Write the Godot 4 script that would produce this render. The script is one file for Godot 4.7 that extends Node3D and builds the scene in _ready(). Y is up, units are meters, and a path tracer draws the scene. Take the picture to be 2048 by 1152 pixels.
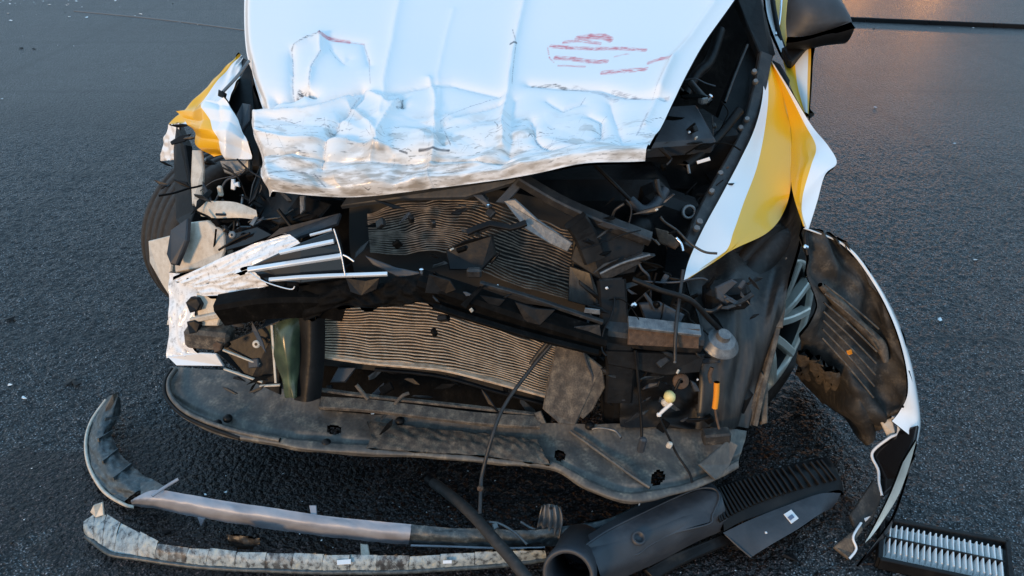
extends Node3D

var M := {}
var bases := {}
var used := {}
var rng := RandomNumberGenerator.new()

# ---------------------------------------------------------------- small helpers
func V(a: Array) -> PackedVector3Array:
	var r := PackedVector3Array()
	for i in range(0, a.size(), 3): r.append(Vector3(a[i], a[i + 1], a[i + 2]))
	return r

func U(a: Array) -> PackedVector2Array:
	var r := PackedVector2Array()
	for i in range(0, a.size(), 2): r.append(Vector2(a[i], a[i + 1]))
	return r

func R(n: int, a: Array) -> Array:
	var all := V(a)
	var rows := []
	for k in range(0, all.size(), n): rows.append(all.slice(k, k + n))
	return rows

func numbered(called: String) -> String:
	var k: int = used.get(called, 0)
	used[called] = k + 1
	return called if k == 0 else "%s_%03d" % [called, k]

func thing(called: String, label: String, category: String, at: Vector3, group := "") -> Node3D:
	var o := Node3D.new()
	o.name = numbered(called)
	add_child(o)
	o.position = at
	bases[o] = at
	o.set_meta("label", label)
	o.set_meta("category", category)
	if group != "": o.set_meta("group", group)
	return o

func part(mesh: Mesh, called: String, m: Material, parent: Node3D, label := "") -> MeshInstance3D:
	var o := MeshInstance3D.new()
	o.name = called
	o.mesh = mesh
	o.material_override = m
	parent.add_child(o, true)
	if bases.has(parent): o.position = -bases[parent]
	if label != "": o.set_meta("label", label)
	return o

func struct_mesh(mesh: Mesh, called: String, m: Material) -> MeshInstance3D:
	var o := part(mesh, called, m, self)
	o.set_meta("kind", "structure")
	return o

# ---------------------------------------------------------------- curves
func crom(l, u: float) -> Vector3:
	var n: int = l.size() - 1
	if n < 1: return l[0]
	var x := clampf(u, 0, 1) * n
	var i := mini(int(x), n - 1)
	var t := x - i
	var b: Vector3 = l[i]
	var c: Vector3 = l[i + 1]
	return b.cubic_interpolate(c, l[maxi(i - 1, 0)], l[mini(i + 2, n)], t)

func smooth(l: PackedVector3Array, n: int) -> PackedVector3Array:
	var r := PackedVector3Array()
	for i in n + 1: r.append(crom(l, float(i) / n))
	return r

# ---------------------------------------------------------------- meshes
func arrays_mesh(v: PackedVector3Array, n: PackedVector3Array, uv: PackedVector2Array, idx: PackedInt32Array, col := PackedColorArray()) -> ArrayMesh:
	var a := []
	a.resize(Mesh.ARRAY_MAX)
	a[Mesh.ARRAY_VERTEX] = v
	a[Mesh.ARRAY_NORMAL] = n
	if uv.size() > 0: a[Mesh.ARRAY_TEX_UV] = uv
	if col.size() > 0: a[Mesh.ARRAY_COLOR] = col
	a[Mesh.ARRAY_INDEX] = idx
	var m := ArrayMesh.new()
	m.add_surface_from_arrays(Mesh.PRIMITIVE_TRIANGLES, a)
	return m

# a panel of sheet metal or plastic through rows of points, th thick; bump(u, v) moves it along its normal; cut(u, v) leaves holes
func patch(rows: Array, nu: int, nv: int, th: float, bump = null, cut = null) -> ArrayMesh:
	var cols: int = rows[0].size()
	var w := nu + 1
	var p := PackedVector3Array()
	p.resize(w * (nv + 1))
	for j in nv + 1:
		var line := PackedVector3Array()
		for c in cols:
			var col := PackedVector3Array()
			for r in rows: col.append(r[c])
			line.append(crom(col, float(j) / nv))
		for i in w: p[j * w + i] = crom(line, float(i) / nu)
	var nrm := grid_normals(p, nu, nv)
	var mean := Vector3.ZERO
	for q in nrm: mean += q
	var sgn := 1.0 if mean.dot(Vector3(0, 0.7, 0.7)) >= 0 else -1.0
	if bump != null:
		for j in nv + 1:
			for i in w:
				p[j * w + i] += nrm[j * w + i] * sgn * float(bump.call(float(i) / nu, float(j) / nv))
		nrm = grid_normals(p, nu, nv)
	var v := PackedVector3Array(p)
	var n := PackedVector3Array()
	var uv := PackedVector2Array()
	for j in nv + 1:
		for i in w:
			n.append(nrm[j * w + i] * sgn)
			uv.append(Vector2(float(i) / nu, float(j) / nv))
	var count := p.size()
	for k in count:
		v.append(p[k] - n[k] * th)
	for k in count:
		n.append(-n[k])
		uv.append(uv[k])
	var keep := PackedByteArray()
	keep.resize(nu * nv)
	for j in nv:
		for i in nu:
			keep[j * nu + i] = 1
			if cut != null and cut.call((i + 0.5) / nu, (j + 0.5) / nv): keep[j * nu + i] = 0
	var idx := PackedInt32Array()
	for j in nv:
		for i in nu:
			if keep[j * nu + i] == 0: continue
			var a := j * w + i
			quad(idx, a, a + 1, a + w + 1, a + w, sgn > 0)
			quad(idx, count + a, count + a + w, count + a + w + 1, count + a + 1, sgn > 0)
			# rims, also round the holes
			var sides := [[j == 0 or keep[(j - 1) * nu + i] == 0 if j > 0 else true, a, a + 1], [j == nv - 1 or keep[(j + 1) * nu + i] == 0 if j < nv - 1 else true, a + w + 1, a + w],
				[i == 0 or keep[j * nu + i - 1] == 0 if i > 0 else true, a + w, a], [i == nu - 1 or keep[j * nu + i + 1] == 0 if i < nu - 1 else true, a + 1, a + w + 1]]
			for s in sides:
				if not s[0]: continue
				var e := v.size()
				var pa: Vector3 = v[s[1]]
				var pb: Vector3 = v[s[2]]
				var back: Vector3 = -n[s[1]]
				var out := (pb - pa).cross(back).normalized() * -sgn
				for q in [s[1], s[2], count + int(s[2]), count + int(s[1])]:
					v.append(v[q]); n.append(out); uv.append(uv[q])
				quad(idx, e, e + 1, e + 2, e + 3, sgn < 0)
	return arrays_mesh(v, n, uv, idx)

func quad(idx: PackedInt32Array, a: int, b: int, c: int, d: int, fwd: bool) -> void:
	if fwd: idx.append_array(PackedInt32Array([a, b, c, a, c, d]))
	else: idx.append_array(PackedInt32Array([a, c, b, a, d, c]))

func grid_normals(p: PackedVector3Array, nu: int, nv: int) -> PackedVector3Array:
	var w := nu + 1
	var r := PackedVector3Array()
	r.resize(p.size())
	for j in nv + 1:
		for i in w:
			var a := p[j * w + mini(i + 1, nu)] - p[j * w + maxi(i - 1, 0)]
			var b := p[mini(j + 1, nv) * w + i] - p[maxi(j - 1, 0) * w + i]
			var c := b.cross(a)
			r[j * w + i] = c.normalized() if c.length_squared() > 1e-16 else Vector3(0, 0.6, 0.8)
	return r

# a round hose, rod or wire; rad is a radius or one radius for each given point
func tube(pts: PackedVector3Array, rad, seg := 8, steps := 0) -> ArrayMesh:
	var k := steps if steps > 0 else maxi(2, (pts.size() - 1) * 5)
	if pts.size() == 2 and steps == 0: k = 1
	var line := smooth(pts, k)
	var v := PackedVector3Array()
	var n := PackedVector3Array()
	var idx := PackedInt32Array()
	var side := Vector3.ZERO
	for i in line.size():
		var t := (line[mini(i + 1, line.size() - 1)] - line[maxi(i - 1, 0)]).normalized()
		if side == Vector3.ZERO: side = t.cross(Vector3.UP if absf(t.y) < 0.9 else Vector3.RIGHT).normalized()
		side = (side - t * side.dot(t)).normalized()
		var up := t.cross(side)
		var r := 0.0
		if rad is float or rad is int: r = rad
		else:
			var x: float = float(i) / (line.size() - 1) * (rad.size() - 1)
			var q: int = mini(int(x), rad.size() - 2)
			r = lerpf(rad[q], rad[q + 1], x - q)
		for s in seg:
			var a := TAU * s / seg
			var d := side * cos(a) + up * sin(a)
			v.append(line[i] + d * r); n.append(d)
	for i in line.size() - 1:
		for s in seg:
			var s2 := (s + 1) % seg
			quad(idx, i * seg + s, i * seg + s2, (i + 1) * seg + s2, (i + 1) * seg + s, false)
	for e in [0, line.size() - 1]:
		var c := v.size()
		var t := (line[1] - line[0]).normalized() * -1.0 if e == 0 else (line[-1] - line[-2]).normalized()
		v.append(line[e]); n.append(t)
		for s in seg: v.append(v[e * seg + s]); n.append(t)
		for s in seg:
			if e == 0: idx.append_array(PackedInt32Array([c, c + 1 + (s + 1) % seg, c + 1 + s]))
			else: idx.append_array(PackedInt32Array([c, c + 1 + s, c + 1 + (s + 1) % seg]))
	return arrays_mesh(v, n, PackedVector2Array(), idx)

# a bar of w (across) by h (along up) along the points, with eased edges
func bar(pts: PackedVector3Array, w: float, h: float, up := Vector3.UP, steps := 0) -> ArrayMesh:
	var k := steps if steps > 0 else maxi(1, (pts.size() - 1) * (1 if pts.size() == 2 else 4))
	var line := smooth(pts, k)
	var b := minf(w, h) * 0.16
	var prof := [Vector2(-w / 2 + b, -h / 2), Vector2(w / 2 - b, -h / 2), Vector2(w / 2, -h / 2 + b), Vector2(w / 2, h / 2 - b), Vector2(w / 2 - b, h / 2), Vector2(-w / 2 + b, h / 2), Vector2(-w / 2, h / 2 - b), Vector2(-w / 2, -h / 2 + b)]
	var st := SurfaceTool.new()
	st.begin(Mesh.PRIMITIVE_TRIANGLES)
	st.set_smooth_group(-1)
	var rings := []
	for i in line.size():
		var t := (line[mini(i + 1, line.size() - 1)] - line[maxi(i - 1, 0)]).normalized()
		var side := t.cross(up).normalized()
		var u2 := side.cross(t)
		var ring := PackedVector3Array()
		for q in prof: ring.append(line[i] + side * q.x + u2 * q.y)
		rings.append(ring)
	for i in rings.size() - 1:
		for s in 8:
			var s2 := (s + 1) % 8
			tri4(st, rings[i][s], rings[i + 1][s], rings[i + 1][s2], rings[i][s2])
	for e in [0, rings.size() - 1]:
		for s in range(1, 7):
			if e == 0: tri(st, rings[e][0], rings[e][s], rings[e][s + 1])
			else: tri(st, rings[e][0], rings[e][s + 1], rings[e][s])
	st.generate_normals()
	return st.commit()

func tri(st: SurfaceTool, a: Vector3, b: Vector3, c: Vector3) -> void:
	st.add_vertex(a); st.add_vertex(b); st.add_vertex(c)

func tri4(st: SurfaceTool, a: Vector3, b: Vector3, c: Vector3, d: Vector3) -> void:
	tri(st, a, b, c); tri(st, a, c, d)

# a flat plate with the given outline, th thick behind it, its front edge eased; rough > 0 buckles it
func slab(outline: PackedVector3Array, th: float, rough := 0.0) -> ArrayMesh:
	var nrm := Vector3.ZERO
	var mid := Vector3.ZERO
	for i in outline.size():
		nrm += outline[i].cross(outline[(i + 1) % outline.size()])
		mid += outline[i] / outline.size()
	nrm = nrm.normalized()
	if nrm.dot(Vector3(0, 0.7, 0.7)) < 0: nrm = -nrm
	var ax := (outline[1] - outline[0]).normalized()
	ax = (ax - nrm * ax.dot(nrm)).normalized()
	var ay := nrm.cross(ax)
	var flat := PackedVector2Array()
	var zs := PackedFloat32Array()
	for q in outline: flat.append(Vector2((q - mid).dot(ax), (q - mid).dot(ay)))
	for q in outline: zs.append((q - mid).dot(nrm))
	if Geometry2D.is_polygon_clockwise(flat):
		flat.reverse(); zs.reverse()
	var ez := minf(th * 0.3, 0.003)
	var inner := PackedVector2Array()
	var m := flat.size()
	for i in m:
		var d1 := (flat[i] - flat[(i + m - 1) % m]).normalized()
		var d2 := (flat[(i + 1) % m] - flat[i]).normalized()
		var nn := Vector2(-d1.y, d1.x) + Vector2(-d2.y, d2.x)
		inner.append(flat[i] + nn.normalized() * ez)
	var st := SurfaceTool.new()
	st.begin(Mesh.PRIMITIVE_TRIANGLES)
	st.set_smooth_group(-1)
	var f := PackedVector3Array()
	var o := PackedVector3Array()
	var bk := PackedVector3Array()
	for i in m:
		var j := nrm * (rough * rng.randf_range(-1, 1))
		f.append(mid + ax * inner[i].x + ay * inner[i].y + nrm * zs[i] + j)
		o.append(mid + ax * flat[i].x + ay * flat[i].y + nrm * (zs[i] - ez) + j)
		bk.append(mid + ax * flat[i].x + ay * flat[i].y + nrm * (zs[i] - th) + j)
	var t := Geometry2D.triangulate_polygon(inner)
	if t.is_empty(): t = Geometry2D.triangulate_polygon(flat)
	for k in range(0, t.size(), 3):
		var a := t[k]
		var b := t[k + 1]
		var c := t[k + 2]
		if (inner[b] - inner[a]).cross(inner[c] - inner[a]) > 0:
			var s := b
			b = c
			c = s
		tri(st, f[a], f[b], f[c])
		tri(st, bk[a], bk[c], bk[b])
	for i in m:
		var e := (i + 1) % m
		tri4(st, f[i], f[e], o[e], o[i])
		tri4(st, o[i], o[e], bk[e], bk[i])
	st.generate_normals()
	return st.commit()

# a box with chamfered edges, turned by the basis
func box(at: Vector3, size: Vector3, turn := Basis.IDENTITY, bevel := 0.004) -> ArrayMesh:
	var h := size / 2
	var b := minf(bevel, minf(h.x, minf(h.y, h.z)) * 0.6)
	var st := SurfaceTool.new()
	st.begin(Mesh.PRIMITIVE_TRIANGLES)
	st.set_smooth_group(-1)
	var pts := PackedVector3Array()
	for ax in 3:
		for s in [-1.0, 1.0]:
			for c in [[-1, -1], [1, -1], [1, 1], [-1, 1]]:
				var q := Vector3.ZERO
				q[ax] = s * h[ax]
				q[(ax + 1) % 3] = c[0] * (h[(ax + 1) % 3] - b)
				q[(ax + 2) % 3] = c[1] * (h[(ax + 2) % 3] - b)
				pts.append(q)
	return hull(pts, Transform3D(turn, at))

# convex hull of a few points as a faceted solid
func hull(pts: PackedVector3Array, xf := Transform3D.IDENTITY) -> ArrayMesh:
	var st := SurfaceTool.new()
	st.begin(Mesh.PRIMITIVE_TRIANGLES)
	st.set_smooth_group(-1)
	var n := pts.size()
	var mid := Vector3.ZERO
	for q in pts: mid += q / n
	var seen := {}
	for i in n:
		for j in range(i + 1, n):
			for k in range(j + 1, n):
				var nn := (pts[j] - pts[i]).cross(pts[k] - pts[i])
				if nn.length_squared() < 1e-16: continue
				nn = nn.normalized()
				if nn.dot(pts[i] - mid) < 0: nn = -nn
				var d := nn.dot(pts[i])
				var ok := true
				var on := PackedInt32Array()
				for q in n:
					var e := nn.dot(pts[q]) - d
					if e > 1e-5:
						ok = false
						break
					if e > -1e-5: on.append(q)
				if not ok: continue
				var key := str(on)
				if seen.has(key): continue
				seen[key] = true
				var c := Vector3.ZERO
				for q in on: c += pts[q] / on.size()
				var a0 := (pts[on[0]] - c).normalized()
				var a1 := nn.cross(a0)
				var order := []
				for q in on: order.append([atan2((pts[q] - c).dot(a1), (pts[q] - c).dot(a0)), q])
				order.sort_custom(func(x, y): return x[0] < y[0])
				for q in range(1, order.size() - 1):
					tri(st, xf * pts[order[0][1]], xf * pts[order[q + 1][1]], xf * pts[order[q][1]])
	st.generate_normals()
	return st.commit()

# turned shape: profile of Vector2(radius, along), axis along z of the basis
func lathe(prof: Array, seg: int, xf: Transform3D, flat := false) -> ArrayMesh:
	var st := SurfaceTool.new()
	st.begin(Mesh.PRIMITIVE_TRIANGLES)
	for i in prof.size() - 1:
		st.set_smooth_group(i if flat else 0)
		for s in seg:
			var q := []
			for e in [[i, s], [i + 1, s], [i + 1, s + 1], [i, s + 1]]:
				var a: float = TAU * (e[1] % seg) / seg
				var pr: Vector2 = prof[e[0]]
				q.append(xf * Vector3(cos(a) * pr.x, sin(a) * pr.x, pr.y))
			if prof[i].x < 1e-5: tri(st, q[0], q[2], q[1])
			elif prof[i + 1].x < 1e-5: tri(st, q[0], q[3], q[1])
			else: tri4(st, q[0], q[3], q[2], q[1])
	st.generate_normals()
	return st.commit()

func join(meshes: Array) -> ArrayMesh:
	var st := SurfaceTool.new()
	for m in meshes: st.append_from(m, 0, Transform3D.IDENTITY)
	return st.commit()

func facing(n: Vector3, up := Vector3.UP) -> Basis:
	var z := n.normalized()
	var x := up.cross(z).normalized()
	return Basis(x, z.cross(x), z)

# ---------------------------------------------------------------- materials
func lin(r: float, g: float, b: float) -> Color:
	return Color(r, g, b).linear_to_srgb()

func noise_image(s: int, freq: float, size: int, oct := 4, kind := FastNoiseLite.TYPE_SIMPLEX_SMOOTH) -> Image:
	var n := FastNoiseLite.new()
	n.seed = s
	n.noise_type = kind
	n.frequency = freq
	n.fractal_octaves = oct
	return n.get_seamless_image(size, size)

# a colour texture from noise; stops are [position, linear colour]
func ramp_tex(img: Image, stops: Array) -> ImageTexture:
	var lut := []
	for k in 256:
		var x := k / 255.0
		var c: Color = stops[-1][1]
		for i in stops.size() - 1:
			if x <= stops[i + 1][0]:
				c = (stops[i][1] as Color).lerp(stops[i + 1][1], clampf((x - stops[i][0]) / maxf(1e-4, stops[i + 1][0] - stops[i][0]), 0, 1))
				break
		lut.append(c.linear_to_srgb())
	var w := img.get_width()
	var o := Image.create(w, w, false, Image.FORMAT_RGB8)
	var data := img.get_data()
	var step := data.size() / (w * w)
	var px := PackedByteArray()
	px.resize(w * w * 3)
	for k in w * w:
		var c: Color = lut[data[k * step]]
		px[k * 3] = int(c.r * 255); px[k * 3 + 1] = int(c.g * 255); px[k * 3 + 2] = int(c.b * 255)
	o = Image.create_from_data(w, w, false, Image.FORMAT_RGB8, px)
	o.generate_mipmaps()
	return ImageTexture.create_from_image(o)

func normal_tex(img: Image, strength: float) -> ImageTexture:
	var i := img.duplicate() as Image
	i.convert(Image.FORMAT_RGB8)
	i.bump_map_to_normal_map(strength)
	return ImageTexture.create_from_image(i)

func plain(c: Color, rough: float, metal := 0.0) -> StandardMaterial3D:
	var m := StandardMaterial3D.new()
	m.albedo_color = c
	m.roughness = rough
	m.metallic = metal
	m.cull_mode = BaseMaterial3D.CULL_DISABLED
	return m

# plastic or metal with grime: a noise mix of colours laid on by triplanar mapping
func grimy(tex: Texture2D, rough: float, scale: float, metal := 0.0, bump: Texture2D = null, depth := 0.1) -> StandardMaterial3D:
	var m := plain(Color.WHITE, rough, metal)
	m.albedo_texture = tex
	m.uv1_triplanar = true
	m.uv1_scale = Vector3.ONE * scale
	if bump:
		m.normal_enabled = true
		m.normal_texture = bump
		m.normal_scale = depth
	return m

func make_materials() -> void:
	var soft := noise_image(3, 0.012, 256, 5)
	var fine := noise_image(8, 0.05, 256, 4)
	var worn := blend(noise_image(21, 0.022, 512, 6), noise_image(22, 0.13, 512, 4), 0.38)
	var worn2 := blend(noise_image(27, 0.03, 512, 6), noise_image(28, 0.2, 512, 3), 0.3)
	var streak := noise_image(33, 0.03, 256, 3)
	var fine_n := normal_tex(fine, 3.0)
	var soft_n := normal_tex(soft, 6.0)
	M.black = grimy(ramp_tex(soft, [[0.0, Color(0.004, 0.004, 0.0045)], [0.6, Color(0.008, 0.0083, 0.009)], [0.85, Color(0.017, 0.0165, 0.016)], [1.0, Color(0.04, 0.036, 0.031)]]), 0.45, 3.0, 0.0, fine_n, 0.25)
	M.black.metallic_specular = 0.3
	M.beam = grimy(ramp_tex(worn, [[0.0, Color(0.002, 0.002, 0.002)], [0.6, Color(0.0045, 0.0045, 0.0045)], [0.85, Color(0.011, 0.0105, 0.01)], [1.0, Color(0.04, 0.034, 0.028)]]), 0.7, 2.5, 0.0, soft_n, 0.6)
	M.beam.metallic_specular = 0.18
	M.gloss_black = plain(lin(0.008, 0.008, 0.009), 0.12)
	M.dark_metal = grimy(ramp_tex(worn, [[0.0, Color(0.012, 0.012, 0.013)], [0.5, Color(0.025, 0.025, 0.026)], [0.75, Color(0.045, 0.043, 0.041)], [1.0, Color(0.09, 0.08, 0.07)]]), 0.48, 2.5, 0.35, fine_n, 0.3)
	M.rust = grimy(ramp_tex(worn, [[0.0, Color(0.03, 0.018, 0.012)], [0.5, Color(0.075, 0.045, 0.028)], [1.0, Color(0.15, 0.095, 0.06)]]), 0.8, 5.0, 0.0, fine_n, 0.5)
	M.grey_metal = grimy(ramp_tex(worn, [[0.0, Color(0.06, 0.063, 0.068)], [0.5, Color(0.15, 0.155, 0.16)], [1.0, Color(0.28, 0.27, 0.25)]]), 0.42, 4.0, 0.45, fine_n, 0.2)
	M.tray = grimy(ramp_tex(worn, [[0.0, Color(0.038, 0.037, 0.035)], [0.45, Color(0.075, 0.072, 0.067)], [0.6, Color(0.105, 0.097, 0.085)], [0.8, Color(0.2, 0.178, 0.143)], [1.0, Color(0.3, 0.26, 0.2)]]), 0.55, 1.6, 0.0, fine_n, 0.35)
	M.mud = grimy(ramp_tex(worn, [[0.0, Color(0.022, 0.019, 0.017)], [0.4, Color(0.055, 0.047, 0.04)], [0.62, Color(0.11, 0.092, 0.072)], [0.85, Color(0.19, 0.155, 0.115)], [1.0, Color(0.26, 0.21, 0.15)]]), 0.85, 3.0, 0.0, soft_n, 0.5)
	M.liner = grimy(ramp_tex(worn, [[0.0, Color(0.01, 0.0098, 0.0095)], [0.5, Color(0.02, 0.019, 0.018)], [0.68, Color(0.042, 0.038, 0.033)], [0.88, Color(0.1, 0.086, 0.068)], [1.0, Color(0.14, 0.115, 0.088)]]), 0.7, 2.4, 0.0, soft_n, 0.4)
	M.guard = grimy(ramp_tex(streak, [[0.0, Color(0.009, 0.009, 0.01)], [0.5, Color(0.018, 0.0178, 0.0175)], [0.8, Color(0.04, 0.036, 0.031)], [1.0, Color(0.085, 0.072, 0.057)]]), 0.45, 1.0, 0.0, fine_n, 0.2)
	M.guard.uv1_scale = Vector3(9, 1.2, 9)
	M.warm_lit_fin = grimy(ramp_tex(fine, [[0.0, Color(0.3, 0.22, 0.15)], [0.5, Color(0.54, 0.41, 0.29)], [1.0, Color(0.68, 0.56, 0.43)]]), 0.5, 3.0, 0.25)  # bronze tint puts the warm low light into the tube colour
	M.dim_lit_fin = grimy(ramp_tex(fine, [[0.0, Color(0.06, 0.05, 0.042)], [0.45, Color(0.18, 0.145, 0.115)], [1.0, Color(0.42, 0.35, 0.28)]]), 0.5, 3.0, 0.25)  # darker copy for the dim upper radiator, warm light tinted in as well
	M.core = plain(lin(0.014, 0.013, 0.012), 0.8)
	M.blade = plain(lin(0.72, 0.74, 0.76), 0.3, 0.4)
	M.chrome = plain(lin(0.78, 0.79, 0.82), 0.14, 1.0)
	M.white = car_paint(Color.WHITE, ramp_tex(soft, [[0.0, Color(0.6, 0.6, 0.59)], [0.45, Color(0.77, 0.77, 0.77)], [1.0, Color(0.8, 0.8, 0.8)]]), 3.0)
	M.scuffed_white = car_paint(Color.WHITE, ramp_tex(worn2, [[0.0, Color(0.16, 0.15, 0.14)], [0.28, Color(0.36, 0.35, 0.34)], [0.36, Color(0.66, 0.65, 0.64)], [0.5, Color(0.78, 0.78, 0.78)], [1.0, Color(0.78, 0.77, 0.76)]]), 4.0)
	M.scuffed_white.roughness = 0.5
	M.yellow = car_paint(lin(0.74, 0.4, 0.018), null, 1.0)
	M.cream = grimy(ramp_tex(worn, [[0.0, Color(0.3, 0.24, 0.18)], [0.4, Color(0.5, 0.44, 0.36)], [1.0, Color(0.66, 0.61, 0.53)]]), 0.45, 4.0, 0.0, fine_n, 0.15)
	M.rubber = grimy(ramp_tex(fine, [[0.0, Color(0.012, 0.012, 0.012)], [0.6, Color(0.021, 0.021, 0.021)], [1.0, Color(0.05, 0.049, 0.047)]]), 0.75, 4.0, 0.0, fine_n, 0.3)
	M.rim_paint = grimy(ramp_tex(soft, [[0.0, Color(0.33, 0.34, 0.3)], [0.5, Color(0.52, 0.54, 0.49)], [1.0, Color(0.6, 0.62, 0.57)]]), 0.32, 4.0, 0.35)
	M.rim_black = plain(lin(0.02, 0.022, 0.025), 0.3)
	M.satin = grimy(ramp_tex(soft, [[0.0, Color(0.2, 0.205, 0.23)], [0.5, Color(0.29, 0.3, 0.335)], [1.0, Color(0.36, 0.37, 0.4)]]), 0.48, 3.0, 0.15, fine_n, 0.08)
	M.peeling = grimy(ramp_tex(worn2, [[0.0, Color(0.02, 0.022, 0.024)], [0.36, Color(0.045, 0.05, 0.055)], [0.375, Color(0.2, 0.24, 0.255)], [0.7, Color(0.34, 0.39, 0.4)], [0.84, Color(0.46, 0.44, 0.34)], [1.0, Color(0.5, 0.48, 0.4)]]), 0.5, 3.4, 0.0, fine_n, 0.2)
	M.peeled = grimy(ramp_tex(worn2, [[0.0, Color(0.02, 0.022, 0.024)], [0.56, Color(0.05, 0.055, 0.06)], [0.58, Color(0.2, 0.24, 0.255)], [1.0, Color(0.36, 0.4, 0.4)]]), 0.5, 3.4, 0.0, fine_n, 0.2)
	M.teal = grimy(ramp_tex(worn, [[0.0, Color(0.016, 0.02, 0.024)], [0.5, Color(0.04, 0.052, 0.058)], [0.78, Color(0.1, 0.12, 0.125)], [1.0, Color(0.3, 0.3, 0.26)]]), 0.45, 4.0, 0.0, fine_n, 0.2)
	M.slate = grimy(ramp_tex(soft, [[0.0, Color(0.018, 0.021, 0.026)], [0.6, Color(0.03, 0.035, 0.043)], [1.0, Color(0.055, 0.06, 0.068)]]), 0.55, 3.0, 0.0, fine_n, 0.25)
	M.filter = plain(lin(0.72, 0.72, 0.71), 0.9)
	M.sticker = plain(lin(0.7, 0.71, 0.72), 0.6)
	M.ink = plain(lin(0.03, 0.03, 0.035), 0.6)
	M.orange = plain(lin(0.75, 0.27, 0.02), 0.45)
	M.pale_yellow = plain(lin(0.72, 0.6, 0.26), 0.45)
	M.green_plastic = grimy(ramp_tex(soft, [[0.0, Color(0.02, 0.026, 0.018)], [0.6, Color(0.045, 0.06, 0.036)], [1.0, Color(0.12, 0.15, 0.08)]]), 0.25, 4.0)
	M.glass_bit = plain(lin(0.7, 0.74, 0.76), 0.1)
	var g := plain(Color(0.05, 0.06, 0.07, 0.35), 0.03)
	g.transparency = BaseMaterial3D.TRANSPARENCY_ALPHA
	M.glass = g

func blend(a: Image, b: Image, t: float) -> Image:
	var da := a.get_data()
	var db := b.get_data()
	var w := a.get_width()
	var sa := da.size() / (w * w)
	var r := PackedByteArray()
	r.resize(w * w)
	for k in w * w: r[k] = clampi(int(lerpf(da[k * sa], db[k * sa], t) * 1.25 - 32.0), 0, 255)
	return Image.create_from_data(w, w, false, Image.FORMAT_L8, r)

func car_paint(c: Color, tex: Texture2D, scale: float) -> StandardMaterial3D:
	var m := plain(c, 0.3)
	m.clearcoat_enabled = true
	m.clearcoat = 0.8
	m.clearcoat_roughness = 0.06
	if tex:
		m.albedo_texture = tex
		m.uv1_triplanar = true
		m.uv1_scale = Vector3.ONE * scale
	return m

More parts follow.
